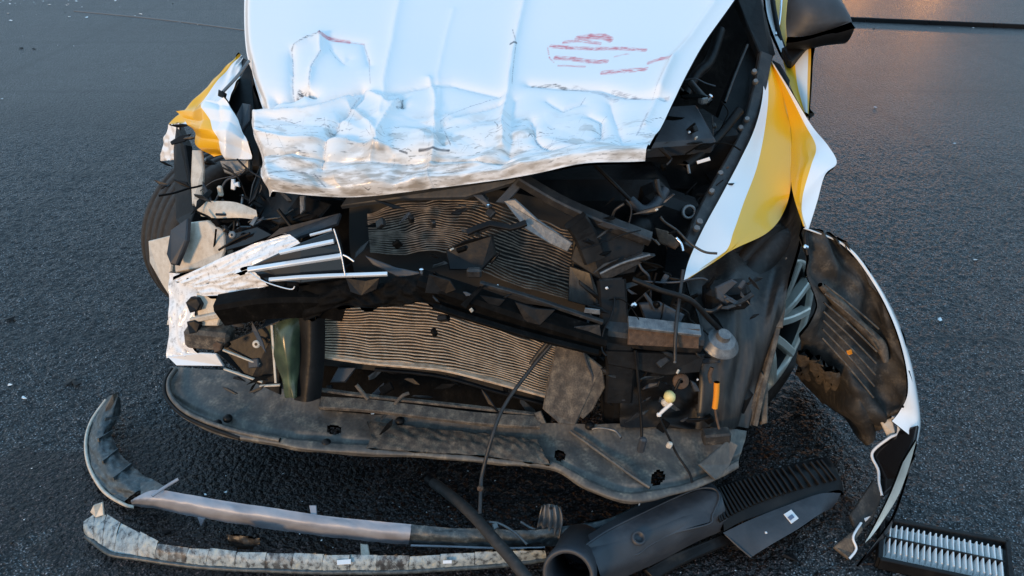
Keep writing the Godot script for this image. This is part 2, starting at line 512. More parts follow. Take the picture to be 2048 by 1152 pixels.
# ---------------------------------------------------------------- the setting
func make_ground() -> void:
	var img := noise_image(5, 0.105, 1024, 1, FastNoiseLite.TYPE_CELLULAR)
	var grain := noise_image(6, 0.22, 1024, 3)
	var broad := noise_image(16, 0.01, 1024, 4)
	var data := img.get_data()
	var gd := grain.get_data()
	var bd := broad.get_data()
	var st1 := data.size() / (1024 * 1024)
	var st2 := gd.size() / (1024 * 1024)
	var col := PackedByteArray()
	col.resize(1024 * 1024 * 3)
	var hgt := PackedByteArray()
	hgt.resize(1024 * 1024)
	for k in 1024 * 1024:
		var cell := data[k * st1]
		var gr := gd[k * st2]
		# bare stones paler than the bitumen, crevice shade painted into the gaps between them
		var st := clampf(((255 - cell) - 110) / 110.0, 0.0, 1.0)
		var s := 17.0 + st * 22.0 + (gr - 110) * 0.28 + (bd[k * st2] - 128) * 0.06
		if gr > 154: s += (gr - 154) * 2.2
		col[k * 3] = clampi(int(s), 0, 255)
		col[k * 3 + 1] = clampi(int(s), 0, 255)
		col[k * 3 + 2] = clampi(int(s * 1.01), 0, 255)
		hgt[k] = clampi(int((255 - cell) * 0.7 + gr * 0.4), 0, 255)
	var m := StandardMaterial3D.new()
	var ci := Image.create_from_data(1024, 1024, false, Image.FORMAT_RGB8, col)
	var hi := Image.create_from_data(1024, 1024, false, Image.FORMAT_L8, hgt)
	m.albedo_texture = ImageTexture.create_from_image(ci)
	m.roughness = 0.48
	m.metallic_specular = 0.4
	m.uv1_triplanar = true
	m.uv1_world_triplanar = true
	m.uv1_scale = Vector3.ONE * 0.7
	m.heightmap_enabled = true
	m.heightmap_texture = ImageTexture.create_from_image(hi)
	m.heightmap_scale = 0.9
	m.vertex_color_use_as_albedo = true
	M.asphalt = m
	# one sheet to the horizon, its cells fine near the wreck where the stones stand proud of the bitumen
	var allx := PackedFloat32Array()
	for k in 30: allx.append(-3.7 - pow((30 - k) / 30.0, 2.4) * 220.0)
	for k in 780: allx.append(lerpf(-3.6, 3.8, k / 779.0))
	for k in 30: allx.append(3.9 + pow((k + 1) / 30.0, 2.4) * 220.0)
	var zs := PackedFloat32Array()
	for k in 6: zs.append(6.0 - k)
	for k in 520: zs.append(-0.72 - 4.8 * (0.5 * k / 519.0 + 0.5 * pow(k / 519.0, 2.2)))
	for k in 60: zs.append(-5.6 - pow((k + 1) / 60.0, 2.2) * 300.0)
	var n1 := FastNoiseLite.new()
	n1.seed = 4
	n1.frequency = 0.35
	n1.fractal_octaves = 4
	var n2 := FastNoiseLite.new()
	n2.seed = 14
	n2.noise_type = FastNoiseLite.TYPE_CELLULAR
	n2.cellular_return_type = FastNoiseLite.RETURN_DISTANCE
	n2.frequency = 84.0
	n2.fractal_type = FastNoiseLite.FRACTAL_NONE
	var n4 := n2.duplicate() as FastNoiseLite
	n4.cellular_return_type = FastNoiseLite.RETURN_CELL_VALUE
	var n3 := FastNoiseLite.new()
	n3.seed = 15
	n3.frequency = 22.0
	n3.fractal_octaves = 3
	var v := PackedVector3Array()
	var cc := PackedColorArray()
	var idx := PackedInt32Array()
	var w := allx.size()
	for j in zs.size():
		for i in w:
			var x := allx[i]
			var z := zs[j]
			var near := smoothstep(-3.6, -2.6, x) * smoothstep(3.8, 2.8, x) * smoothstep(-5.5, -2.6, z) * smoothstep(-0.7, -0.74, z)
			var y := 0.0
			if near > 0.0: y = near * (-0.0055 * (n2.get_noise_2d(x, z) + 1.0) * 1.2 + 0.003 * n3.get_noise_2d(x, z) - 0.001)
			var t := 0.92 + 0.42 * n1.get_noise_2d(x, z * 1.6)
			# every stone has a tone of its own
			if near > 0.0: t *= 1.0 + near * 0.75 * n4.get_noise_2d(x, z)
			# leaked coolant and oil soaked in under the front of the wreck, with a ragged outline
			var wet := 0.0
			if near > 0.0:
				var e := Vector2((x + 0.22) / 1.02, (z + 1.36) / 0.46).length() + 0.5 * n3.get_noise_2d(x * 0.12, z * 0.12) + 0.12 * n3.get_noise_2d(x, z)
				wet = 0.72 if e < 0.9 else 0.72 * clampf((1.02 - e) / 0.12, 0.0, 1.0)
			v.append(Vector3(x, y * (1.0 - wet * 0.7), z))
			cc.append(Color(t * (1.0 - wet * 0.88), t * (1.0 - wet), t * (1.0 - wet * 1.02)))
	for j in zs.size() - 1:
		for i in w - 1: quad(idx, j * w + i, j * w + i + 1, (j + 1) * w + i + 1, (j + 1) * w + i, false)
	var nn := grid_normals(v, w - 1, zs.size() - 1)
	for k in nn.size():
		if nn[k].y < 0: nn[k] = -nn[k]
	struct_mesh(arrays_mesh(v, nn, PackedVector2Array(), idx, cc), "ground", m)
	part(bar(V([-4.179,0.002,-7.685,-3.434,0.002,-7.39,-2.768,0.002,-7.071,-2.14,0.002,-6.735]), 0.03, 0.006), "road_seam", plain(lin(0.13, 0.13, 0.13), 0.8), self).set_meta("kind", "structure")
	# the raised paving with its dark kerb edge beyond the car
	var edge := V([2.463,0,-7.353,3.079,0,-7.283,3.744,0,-7.146,4.473,0,-6.95,5.368,0,-6.664])
	var kerb := plain(lin(0.03, 0.03, 0.032), 0.8)
	kerb.albedo_color = lin(0.012, 0.012, 0.013)
	kerb.metallic_specular = 0.2
	var deck := m.duplicate() as StandardMaterial3D
	deck.vertex_color_use_as_albedo = false
	deck.albedo_color = Color(0.9, 0.86, 0.86)
	var fr := Vector3(0.0, 0, 0)
	var first := edge[0]
	var last := edge[edge.size() - 1]
	var dir := (last - first).normalized()
	var far := Vector3(dir.z, 0, -dir.x)
	if far.z > 0: far = -far
	var a := first - dir * 0.3
	var b := last + dir * 4.0
	var top := Vector3(0, 0.036, 0)
	struct_mesh(slab(PackedVector3Array([a + top, b + top, b + far * 14 + top, a + far * 14 + top]), 0.05), "pavement", deck)
	var nk := 14
	for k in nk:
		var s := a.lerp(b, float(k) / nk) - far * 0.012
		var e := a.lerp(b, float(k + 1) / nk - 0.0015) - far * 0.012
		part(bar(PackedVector3Array([s + Vector3(0, 0.016, 0), e + Vector3(0, 0.016, 0)]), 0.02, 0.036), "kerb_stone" , kerb, kerb_root())

var kerb_node: Node3D
func kerb_root() -> Node3D:
	if kerb_node == null:
		kerb_node = Node3D.new()
		kerb_node.name = "kerb"
		kerb_node.set_meta("kind", "structure")
		add_child(kerb_node)
	return kerb_node

func shard(at: Vector3, size: float) -> ArrayMesh:
	var pts := PackedVector3Array()
	for k in 6: pts.append(Vector3(rng.randf_range(-1, 1), rng.randf_range(0, 0.45), rng.randf_range(-0.8, 0.8)) * size)
	pts.append(Vector3(-0.6, 0, -0.4) * size); pts.append(Vector3(0.6, 0, 0.1) * size)
	return hull(pts, Transform3D(Basis.IDENTITY, at))

# ---------------------------------------------------------------- hood
var creases := []
func crease(l: PackedVector2Array, amp: float, width: float) -> void:
	var lo := Vector2(9, 9)
	var hi := Vector2(-9, -9)
	for q in l:
		lo = lo.min(q)
		hi = hi.max(q)
	var r := width * 4.0
	creases.append([l, amp, width, lo - Vector2(r, r), hi + Vector2(r, r)])

func hood_bump(u: float, v: float) -> float:
	var h := 0.0
	var q := Vector2(u, v)
	for c in creases:
		if u < c[3].x or u > c[4].x or v < c[3].y or v > c[4].y: continue
		var l: PackedVector2Array = c[0]
		var d := 9.0
		for i in l.size() - 1: d = minf(d, q.distance_to(Geometry2D.get_closest_point_to_segment(q, l[i], l[i + 1])))
		h += c[1] * exp(-d / c[2])
	# crushed leading end: flat facets that meet in sharp folds
	var mask := smoothstep(0.52, 0.7, v + 0.06 * n_s.get_noise_2d(u * 7.0, 3.0)) * smoothstep(1.0, 0.94, v) * (1.0 - 0.6 * smoothstep(0.6, 0.85, u))
	var wu := u + 0.05 * n_s.get_noise_2d(u * 5.0, v * 5.0 + 7.0)
	var wv := v + 0.05 * n_s.get_noise_2d(u * 5.0 + 20.0, v * 5.0)
	h += mask * (0.012 * zig(wu * 4.2 + wv * 3.1) + 0.009 * zig(wu * 3.1 - wv * 4.6 + 0.3) + 0.006 * zig(wv * 8.3 + wu * 1.7) + 0.003 * zig(wu * 11.0 + wv * 6.0))
	h += 0.005 * n_s.get_noise_2d(u * 3.0, v * 2.0)
	# rolled lip along the bottom, rolled side at the left
	h -= 0.02 * smoothstep(0.95, 1.0, v) + 0.03 * smoothstep(0.03, 0.0, u)
	return h

var n_a := FastNoiseLite.new()
var n_b := FastNoiseLite.new()
var n_s := FastNoiseLite.new()

func zig(x: float) -> float: return absf(fposmod(x, 1.0) - 0.5) * 2.0 - 0.5

func stroke(img: Image, l: PackedVector2Array, width: float, c: Color, alpha: float, rough := 0.6, squash := 1.0) -> void:
	var w := img.get_width()
	var h := img.get_height()
	for i in l.size() - 1:
		var a := Vector2(l[i].x * w, l[i].y * h)
		var b := Vector2(l[i + 1].x * w, l[i + 1].y * h)
		var lo := a.min(b) - Vector2.ONE * (width + 1)
		var hi := a.max(b) + Vector2.ONE * (width + 1)
		for y in range(maxi(0, int(lo.y)), mini(h - 1, int(hi.y)) + 1):
			for x in range(maxi(0, int(lo.x)), mini(w - 1, int(hi.x)) + 1):
				var q := Vector2(x, y)
				var d := q.distance_to(Geometry2D.get_closest_point_to_segment(q, a, b)) / width
				if d > 1.0: continue
				var n := n_b.get_noise_2d(x * 0.12 * squash, y * 0.8)
				var f := alpha * clampf(1.0 - rough + n * rough * 2.2 + rough * 0.3, 0, 1) * (1.0 - d * d)
				img.set_pixel(x, y, img.get_pixel(x, y).lerp(c, clampf(f, 0, 1)))

func make_hood(car: Node3D) -> void:
	n_s.seed = 13
	n_s.frequency = 1.0
	n_s.fractal_type = FastNoiseLite.FRACTAL_NONE
	n_a.seed = 11
	n_a.frequency = 1.0
	n_a.fractal_octaves = 3
	n_b.seed = 12
	n_b.frequency = 0.6
	n_b.fractal_octaves = 4
	# pressed ridges of the panel
	crease(U([0.319,0.113,0.325,0.206,0.325,0.35,0.306,0.506,0.312,0.644]), 0.009, 0.014)
	crease(U([0.569,0.113,0.575,0.206,0.588,0.319,0.594,0.425,0.6,0.569,0.625,0.794]), 0.014, 0.012)
	crease(U([0.938,0.144,0.956,0.225,0.956,0.331,0.944,0.412,0.944,0.525]), 0.014, 0.014)
	crease(U([0.944,0.412,0.95,0.544,0.95,0.694]), 0.008, 0.01)
	crease(U([0.438,0.237,0.438,0.35,0.431,0.463,0.45,0.694,0.456,1]), 0.003, 0.006)
	# kinks and folds from the crash
	crease(U([0.106,0.362,0.138,0.331,0.169,0.319]), 0.012, 0.009)
	crease(U([0.169,0.319,0.169,0.381,0.144,0.438,0.131,0.506]), 0.012, 0.009)
	crease(U([0.106,0.362,0.1,0.444,0.087,0.531]), -0.014, 0.009)
	crease(U([0.081,0.544,0.113,0.512,0.138,0.525]), -0.03, 0.012)
	crease(U([0.175,0.319,0.219,0.331,0.263,0.344,0.275,0.425]), -0.008, 0.01)
	crease(U([0.188,0.35,0.219,0.419,0.231,0.4]), -0.006, 0.012)
	crease(U([0,0.606,0.075,0.6,0.131,0.575,0.2,0.537,0.256,0.512]), -0.026, 0.014)
	crease(U([0.006,0.65,0.081,0.637,0.163,0.619,0.231,0.575]), 0.02, 0.018)
	crease(U([0.256,0.519,0.256,0.556,0.231,0.644,0.175,0.781,0.163,0.863]), -0.016, 0.011)
	crease(U([0.256,0.525,0.325,0.606,0.35,0.581]), 0.014, 0.014)
	crease(U([0.338,0.581,0.35,0.556,0.356,0.594]), -0.026, 0.012)
	crease(U([0.312,0.544,0.381,0.512,0.463,0.494,0.581,0.544]), -0.012, 0.013)
	crease(U([0.588,0.581,0.525,0.619,0.475,0.669,0.45,0.725,0.475,0.781]), -0.014, 0.011)
	crease(U([0.35,0.569,0.319,0.706,0.294,0.838]), 0.016, 0.015)
	crease(U([0.231,0.6,0.294,0.694,0.319,0.806]), 0.012, 0.014)
	crease(U([0.644,0.494,0.719,0.506,0.812,0.512,0.887,0.544,0.969,0.556]), -0.016, 0.012)
	crease(U([0.681,0.656,0.706,0.756,0.762,0.831,0.825,0.806,0.863,0.75,0.85,0.662,0.812,0.631]), -0.014, 0.012)
	crease(U([0.7,0.569,0.744,0.613,0.787,0.581]), -0.008, 0.012)
	crease(U([0.85,0.569,0.894,0.694,0.944,0.863]), -0.014, 0.016)
	crease(U([0.619,0.562,0.637,0.694,0.65,0.831]), -0.012, 0.02)
	crease(U([0.019,0.8,0.113,0.825,0.244,0.838,0.375,0.85,0.531,0.863,0.669,0.894]), -0.014, 0.012)
	crease(U([0.019,0.725,0.106,0.769,0.231,0.769,0.344,0.806]), 0.014, 0.014)
	crease(U([0.006,0.544,0.037,0.581,0.056,0.544]), -0.03, 0.014)
	crease(U([0,0.388,0.006,0.481,0.019,0.544]), -0.016, 0.01)
	crease(U([0.412,0.481,0.431,0.569,0.456,0.719,0.456,0.869]), 0.01, 0.01)
	# paint, dirt, scrapes, red paint of the other car, dark lines along the folds
	var w := 1280
	var h := 704
	var img := Image.create(w, h, false, Image.FORMAT_RGB8)
	img.fill(lin(0.76, 0.76, 0.755))
	var n1 := FastNoiseLite.new()
	n1.seed = 40
	n1.frequency = 0.012
	n1.fractal_octaves = 5
	var n2 := FastNoiseLite.new()
	n2.seed = 41
	n2.frequency = 0.02
	n2.fractal_octaves = 5
	var base := Color(0.76, 0.76, 0.755)
	for y in range(int(h * 0.5), h):
		var v := float(y) / h
		for x in w:
			var u := float(x) / w
			var a := n1.get_noise_2d(x * 0.55, y * 1.3)
			var b := n2.get_noise_2d(x * 0.5, y * 2.6)
			var low := smoothstep(0.7, 0.95, v + 0.14 * a - 0.1 * smoothstep(0.4, 0.8, u))
			var dirt := clampf(low * (0.45 + 1.5 * b + 0.6 * a), 0, 1) * 0.9
			dirt = maxf(dirt, clampf((a - 0.15) * 3.0, 0, 0.5) * smoothstep(0.6, 0.72, v))
			var scr := clampf((n2.get_noise_2d(x * 0.7, y * 6.0) - 0.44) * 6.0, 0, 0.6) * smoothstep(0.6, 0.78, v + 0.1 * a)
			if dirt <= 0.003 and scr <= 0.003: continue
			var c := base.lerp(Color(0.36, 0.32, 0.275), dirt).lerp(Color(0.11, 0.105, 0.1), scr)
			img.set_pixel(x, y, c.linear_to_srgb())
	var red := lin(0.6, 0.09, 0.1)
	var dark := lin(0.05, 0.05, 0.055)
	var grey := lin(0.3, 0.3, 0.33)
	stroke(img, U([0.719,0.325,0.744,0.319,0.775,0.319,0.794,0.331]), 8, red, 1.0, 0.6, 0.4)
	stroke(img, U([0.669,0.35,0.706,0.356,0.762,0.362,0.825,0.362,0.881,0.369]), 5.5, red, 1.0, 0.7, 0.4)
	stroke(img, U([0.694,0.338,0.725,0.331,0.775,0.344]), 5, red, 0.8, 0.7, 0.4)
	stroke(img, U([0.688,0.394,0.731,0.4,0.769,0.412,0.806,0.412]), 7, red, 1.0, 0.7, 0.4)
	stroke(img, U([0.7,0.425,0.762,0.431]), 3, red, 0.6, 0.6, 0.4)
	stroke(img, U([0.662,0.35,0.675,0.394,0.688,0.412]), 2.5, red, 0.5, 0.7, 0.6)
	stroke(img, U([0.806,0.456,0.856,0.45,0.9,0.444]), 7, red, 0.9, 0.8, 0.4)
	stroke(img, U([0.9,0.419,0.919,0.406,0.938,0.412]), 6, red, 0.95, 0.6, 0.4)
	stroke(img, U([0.819,0.394,0.85,0.381]), 3, red, 0.4, 0.8, 0.4)
	stroke(img, U([0.169,0.319,0.188,0.325,0.231,0.338]), 6, red, 0.95, 0.5, 0.4)
	stroke(img, U([0.231,0.338,0.263,0.344]), 2, red, 0.5)
	stroke(img, U([0.65,0.494,0.706,0.494,0.756,0.512]), 3, dark, 0.7, 0.8, 0.4)
	stroke(img, U([0.75,0.506,0.819,0.531,0.863,0.556]), 9, grey, 0.8, 0.8, 0.4)
	stroke(img, U([0.844,0.519,0.9,0.544,0.944,0.562,0.975,0.55]), 5, grey, 0.8, 0.8, 0.4)
	stroke(img, U([0.087,0.55,0.106,0.512,0.131,0.525]), 9, dark, 0.85, 0.8, 1.0)
	stroke(img, U([0.106,0.362,0.113,0.35,0.138,0.331,0.169,0.319]), 2.5, dark, 0.7, 0.8)
	stroke(img, U([0.106,0.362,0.1,0.444,0.087,0.531]), 2, grey, 0.8, 0.8)
	stroke(img, U([0.169,0.381,0.144,0.438,0.131,0.506]), 2, grey, 0.8, 0.8)
	stroke(img, U([0.263,0.344,0.275,0.406,0.275,0.494]), 2.2, grey, 0.8, 0.9)
	stroke(img, U([0.188,0.362,0.2,0.394,0.219,0.419]), 2, grey, 0.6, 0.9)
	stroke(img, U([0,0.613,0.069,0.588,0.131,0.575,0.212,0.531,0.256,0.519]), 2.5, dark, 0.75, 0.9)
	stroke(img, U([0.25,0.544,0.231,0.656,0.181,0.775,0.163,0.863]), 2.2, grey, 0.9, 0.9)
	stroke(img, U([0.338,0.581,0.35,0.556,0.356,0.594,0.35,0.613]), 5, dark, 0.8, 0.8)
	stroke(img, U([0.581,0.35,0.594,0.35]), 3, dark, 1.0, 0.2)
	stroke(img, U([0.575,0.3,0.594,0.35,0.606,0.506]), 1.6, dark, 0.6, 0.9)
	stroke(img, U([0.419,0.812,0.494,0.812]), 4, dark, 0.95, 0.25, 0.3)
	stroke(img, U([0.369,0.812,0.388,0.819]), 3, dark, 0.9, 0.3)
	stroke(img, U([0.475,0.713,0.481,0.744,0.494,0.787]), 2.5, dark, 0.8, 0.8)
	stroke(img, U([0.588,0.544,0.519,0.594,0.481,0.637,0.463,0.675]), 2, grey, 0.9, 0.9)
	stroke(img, U([0.594,0.681,0.606,0.725]), 2.5, dark, 0.8, 0.8)
	stroke(img, U([0.681,0.669,0.7,0.744,0.738,0.806,0.8,0.85,0.844,0.819]), 3.5, grey, 0.9, 0.9)
	stroke(img, U([0.812,0.637,0.844,0.662,0.863,0.725,0.844,0.756]), 3, grey, 0.9, 0.9)
	stroke(img, U([0.731,0.787,0.781,0.781,0.825,0.8]), 6, grey, 0.8, 0.9, 0.4)
	stroke(img, U([0.694,0.569,0.725,0.606,0.75,0.619,0.781,0.588,0.787,0.556]), 2, grey, 0.8, 0.9)
	stroke(img, U([0.944,0.637,0.944,0.744]), 4, grey, 0.8, 0.8)
	stroke(img, U([0.938,0.4,0.938,0.444,0.938,0.5,0.938,0.575]), 1.6, grey, 0.6, 0.9)
	stroke(img, U([0.019,0.725,0.013,0.781,0.025,0.869]), 5, dark, 0.7, 0.9)
	stroke(img, U([0.031,0.919,0.087,0.881,0.163,0.9]), 4, dark, 0.7, 0.9, 0.4)
	stroke(img, U([0.144,0.887,0.175,0.95]), 4, dark, 0.7, 0.9)
	stroke(img, U([0.45,0.869,0.463,1]), 2, grey, 0.7, 0.8)
	for k in 150:
		var u := rng.randf_range(0.02, 0.98)
		var v := rng.randf_range(0.66, 0.985)
		var ln := rng.randf_range(0.006, 0.045)
		var sl := rng.randf_range(-0.012, 0.012)
		var dk := dark if rng.randf() < 0.45 else lin(0.25, 0.23, 0.21)
		stroke(img, PackedVector2Array([Vector2(u, v), Vector2(u + ln * 0.5, v + sl), Vector2(u + ln, v + sl * 0.4)]), rng.randf_range(0.9, 2.4), dk, rng.randf_range(0.35, 0.85), 0.8, 0.6)
	for k in 40:
		var u := rng.randf_range(0.02, 0.9)
		var v := rng.randf_range(0.62, 0.93)
		stroke(img, PackedVector2Array([Vector2(u, v), Vector2(u + rng.randf_range(-0.012, 0.012), v + rng.randf_range(0.02, 0.06))]), rng.randf_range(0.8, 1.8), lin(0.22, 0.21, 0.2), 0.6, 0.9)
	img.generate_mipmaps()
	var m := car_paint(Color.WHITE, null, 1.0)
	m.albedo_texture = ImageTexture.create_from_image(img)
	m.roughness = 0.42
	m.clearcoat = 0.45
	m.clearcoat_roughness = 0.12
	part(patch(R(9,[-0.857,1.138,-2.76,-0.629,1.142,-2.714,-0.416,1.142,-2.714,-0.203,1.142,-2.714,0.01,1.142,-2.714,0.223,1.142,-2.714,0.436,1.142,-2.714,0.649,1.142,-2.714,0.862,1.142,-2.714,-0.814,1.053,-2.484,-0.609,1.059,-2.438,-0.419,1.059,-2.438,-0.23,1.059,-2.438,-0.04,1.059,-2.438,0.15,1.059,-2.438,0.339,1.059,-2.438,0.529,1.059,-2.438,0.719,1.059,-2.438,-0.766,0.989,-2.272,-0.581,0.997,-2.226,-0.412,0.997,-2.226,-0.243,0.997,-2.226,-0.073,0.997,-2.226,0.096,0.997,-2.226,0.266,0.997,-2.226,0.435,0.997,-2.226,0.604,0.997,-2.226,-0.715,0.932,-2.088,-0.549,0.942,-2.042,-0.399,0.942,-2.042,-0.248,0.942,-2.042,-0.098,0.942,-2.042,0.052,0.942,-2.042,0.202,0.942,-2.042,0.352,0.942,-2.042,0.502,0.942,-2.042,-0.662,0.89,-1.941,-0.511,0.902,-1.895,-0.376,0.902,-1.895,-0.241,0.902,-1.895,-0.106,0.902,-1.895,0.028,0.902,-1.895,0.163,0.902,-1.895,0.298,0.902,-1.895,0.433,0.902,-1.895,-0.617,0.855,-1.822,-0.479,0.869,-1.776,-0.356,0.869,-1.776,-0.233,0.869,-1.776,-0.11,0.869,-1.776,0.012,0.869,-1.776,0.135,0.869,-1.776,0.258,0.869,-1.776,0.381,0.869,-1.776,-0.605,0.832,-1.72,-0.473,0.847,-1.674,-0.357,0.847,-1.674,-0.241,0.847,-1.674,-0.125,0.847,-1.674,-0.009,0.847,-1.674,0.108,0.847,-1.674,0.224,0.847,-1.674,0.34,0.847,-1.674,-0.57,0.805,-1.628,-0.447,0.823,-1.582,-0.34,0.824,-1.582,-0.233,0.826,-1.582,-0.126,0.828,-1.582,-0.019,0.829,-1.582,0.088,0.831,-1.582,0.194,0.833,-1.582,0.301,0.835,-1.582,-0.532,0.788,-1.527,-0.435,0.78,-1.527,-0.337,0.778,-1.527,-0.238,0.783,-1.527,-0.139,0.792,-1.527,-0.038,0.806,-1.527,0.064,0.821,-1.527,0.164,0.834,-1.527,0.282,0.841,-1.527,-0.516,0.761,-1.495,-0.432,0.75,-1.495,-0.335,0.747,-1.495,-0.236,0.756,-1.495,-0.137,0.774,-1.495,-0.037,0.793,-1.495,0.063,0.811,-1.495,0.161,0.832,-1.495,0.272,0.839,-1.495]), 260, 170, 0.010, hood_bump), "hood", m, car, "white hood crumpled and scraped along its leading edge with red paint transfer")

# columns of paint across a panel: stops are [u, linear colour]
func stripes(stops: Array) -> StandardMaterial3D:
	var img := Image.create(512, 8, false, Image.FORMAT_RGB8)
	for x in 512:
		var c: Color = stops[0][1]
		for s in stops:
			if x / 512.0 >= s[0]: c = s[1]
		for y in 8: img.set_pixel(x, y, c.linear_to_srgb())
	var m := car_paint(Color.WHITE, null, 1.0)
	m.albedo_texture = ImageTexture.create_from_image(img)
	m.roughness = 0.35
	m.clearcoat = 0.35
	m.clearcoat_roughness = 0.1
	return m



func make_fenders(car: Node3D) -> void:
	var wh := Color(0.79, 0.79, 0.79)
	var ye := Color(0.77, 0.41, 0.008)
	var f := part(patch(R(4,[0.73,0.85,-2.263,0.741,0.846,-2.272,0.746,0.842,-2.272,0.756,0.834,-2.282,0.709,0.767,-2.153,0.73,0.768,-2.171,0.751,0.771,-2.18,0.77,0.774,-2.19,0.66,0.715,-2.024,0.697,0.701,-2.052,0.742,0.698,-2.079,0.781,0.698,-2.098,0.59,0.673,-1.886,0.643,0.646,-1.904,0.689,0.639,-1.886,0.717,0.637,-1.849,0.514,0.632,-1.748,0.573,0.615,-1.748,0.636,0.594,-1.766,0.695,0.576,-1.794,0.448,0.6,-1.628,0.521,0.594,-1.628,0.568,0.58,-1.647,0.618,0.569,-1.674,0.398,0.571,-1.527,0.483,0.574,-1.555,0.49,0.573,-1.559,0.497,0.573,-1.564,0.378,0.548,-1.472,0.382,0.547,-1.477,0.386,0.545,-1.481,0.392,0.545,-1.486]), 60, 80, 0.004), "fender", stripes([[0, wh], [0.33, ye]]), car, "buckled white fender with a broad yellow stripe")
	part(patch(R(4,[0.756,0.834,-2.282,0.754,0.834,-2.272,0.754,0.834,-2.268,0.756,0.834,-2.263,0.77,0.774,-2.19,0.772,0.779,-2.171,0.775,0.783,-2.157,0.78,0.784,-2.144,0.781,0.698,-2.098,0.79,0.71,-2.07,0.798,0.721,-2.042,0.811,0.722,-2.024,0.748,0.664,-1.969,0.761,0.687,-1.932,0.79,0.701,-1.914,0.818,0.705,-1.904,0.713,0.639,-1.84,0.726,0.666,-1.822,0.75,0.682,-1.822,0.821,0.683,-1.84,0.701,0.62,-1.766,0.709,0.628,-1.757,0.718,0.633,-1.757,0.778,0.669,-1.794,0.695,0.603,-1.693,0.696,0.607,-1.688,0.696,0.61,-1.684,0.741,0.628,-1.72,0.693,0.587,-1.638,0.695,0.586,-1.638,0.696,0.587,-1.638,0.699,0.59,-1.638]), 40, 60, 0.004), "torn_flap", stripes([[0, ye], [0.667, wh]]), f)
	# inner rail of the wing with its bolts, between hood gap and fender
	var rail := part(bar(V([0.733,0.852,-2.263,0.692,0.753,-2.153,0.637,0.687,-2.024,0.549,0.643,-1.858,0.47,0.604,-1.711,0.409,0.568,-1.582]), 0.04, 0.02, Vector3(0.3, 0.8, 0.5), 24), "wing_rail", M.dark_metal, car)
	for q in V([0.688,0.809,-2.208,0.687,0.788,-2.18,0.645,0.714,-2.07,0.623,0.699,-2.042,0.585,0.652,-1.95,0.533,0.64,-1.858,0.494,0.625,-1.776,0.441,0.599,-1.656,0.432,0.59,-1.638]):
		part(lathe([Vector2(0, 0.008), Vector2(0.006, 0.008), Vector2(0.0085, 0.002), Vector2(0.0085, -0.004)], 8, Transform3D(facing(Vector3(-0.2, 0.7, 0.7)), q + Vector3(0, 0.012, 0.012)), true), "bolt_or_hole", M.grey_metal, rail)

	# the other wing, folded over itself
	var g := part(patch(left_wing_rows(), 50, 50, 0.004, func(u, v): return 0.006 * n_s.get_noise_2d(u * 3 + 3, v * 4)), "fender", stripes([[0, ye], [0.24, wh]]), car, "crumpled white and yellow fender folded back beside the tyre")
	part(patch(left_fold_rows(), 50, 50, 0.004, func(u, v): return 0.014 * zig(u * 1.9 + v * 1.1) + 0.008 * zig(v * 2.7 - u)), "folded_flap", stripes([[0, ye], [0.42, wh]]), g)
	part(patch(left_tail_rows(), 20, 30, 0.004, func(u, v): return 0.004 * n_s.get_noise_2d(u * 3 + 5, v * 4 + 2)), "torn_edge", M.white, g)
	part(slab(V([-0.762,0.867,-2.19,-0.712,0.873,-2.116,-0.645,0.798,-1.932,-0.633,0.678,-1.822,-0.689,0.677,-1.84,-0.752,0.781,-1.987,-0.776,0.833,-2.116]), 0.02), "inner_wing", M.black, car)  # black backing added behind the gap, stands in for the dark engine cavity
	part(slab(V([-0.672,0.824,-1.886,-0.643,0.829,-1.858,-0.643,0.797,-1.831,-0.661,0.775,-1.812,-0.679,0.804,-1.84]), 0.01), "hinge_plate", M.slate, car)
	part(tube(V([-0.671,0.902,-1.987,-0.69,0.876,-1.941,-0.718,0.848,-1.895]), 0.004, 6), "gas_strut", M.grey_metal, car)
	part(slab(V([-0.732,0.853,-1.904,-0.715,0.848,-1.895,-0.717,0.838,-1.886,-0.734,0.84,-1.895]), 0.012), "strut_bracket", M.black, car)


func left_wing_rows() -> Array: return R(4,[-0.755,0.879,-2.171,-0.75,0.874,-2.171,-0.746,0.865,-2.162,-0.738,0.848,-2.153,-0.799,0.84,-2.098,-0.774,0.84,-2.088,-0.752,0.839,-2.07,-0.728,0.839,-2.042,-0.848,0.788,-2.015,-0.805,0.793,-1.987,-0.766,0.801,-1.96,-0.723,0.817,-1.932,-0.904,0.74,-1.969,-0.843,0.754,-1.932,-0.79,0.771,-1.895,-0.731,0.788,-1.877])

func left_fold_rows() -> Array: return R(5,[-0.84,0.792,-1.904,-0.79,0.818,-1.868,-0.747,0.84,-1.84,-0.716,0.847,-1.831,-0.693,0.848,-1.831,-0.818,0.785,-1.868,-0.76,0.805,-1.812,-0.715,0.826,-1.794,-0.687,0.836,-1.794,-0.663,0.826,-1.794,-0.794,0.766,-1.84,-0.735,0.788,-1.776,-0.698,0.804,-1.757,-0.666,0.811,-1.757,-0.637,0.801,-1.757,-0.772,0.742,-1.812,-0.72,0.762,-1.757,-0.684,0.776,-1.73,-0.653,0.781,-1.73,-0.619,0.774,-1.73,-0.725,0.722,-1.785,-0.695,0.728,-1.757,-0.671,0.736,-1.73,-0.642,0.737,-1.72,-0.607,0.741,-1.711])

func left_tail_rows() -> Array: return R(3,[-0.911,0.737,-1.978,-0.889,0.745,-1.96,-0.862,0.754,-1.941,-0.93,0.701,-1.978,-0.896,0.71,-1.95,-0.867,0.714,-1.932,-0.944,0.667,-1.978,-0.907,0.675,-1.95,-0.87,0.687,-1.923,-0.954,0.636,-1.978,-0.915,0.649,-1.95,-0.878,0.662,-1.923])

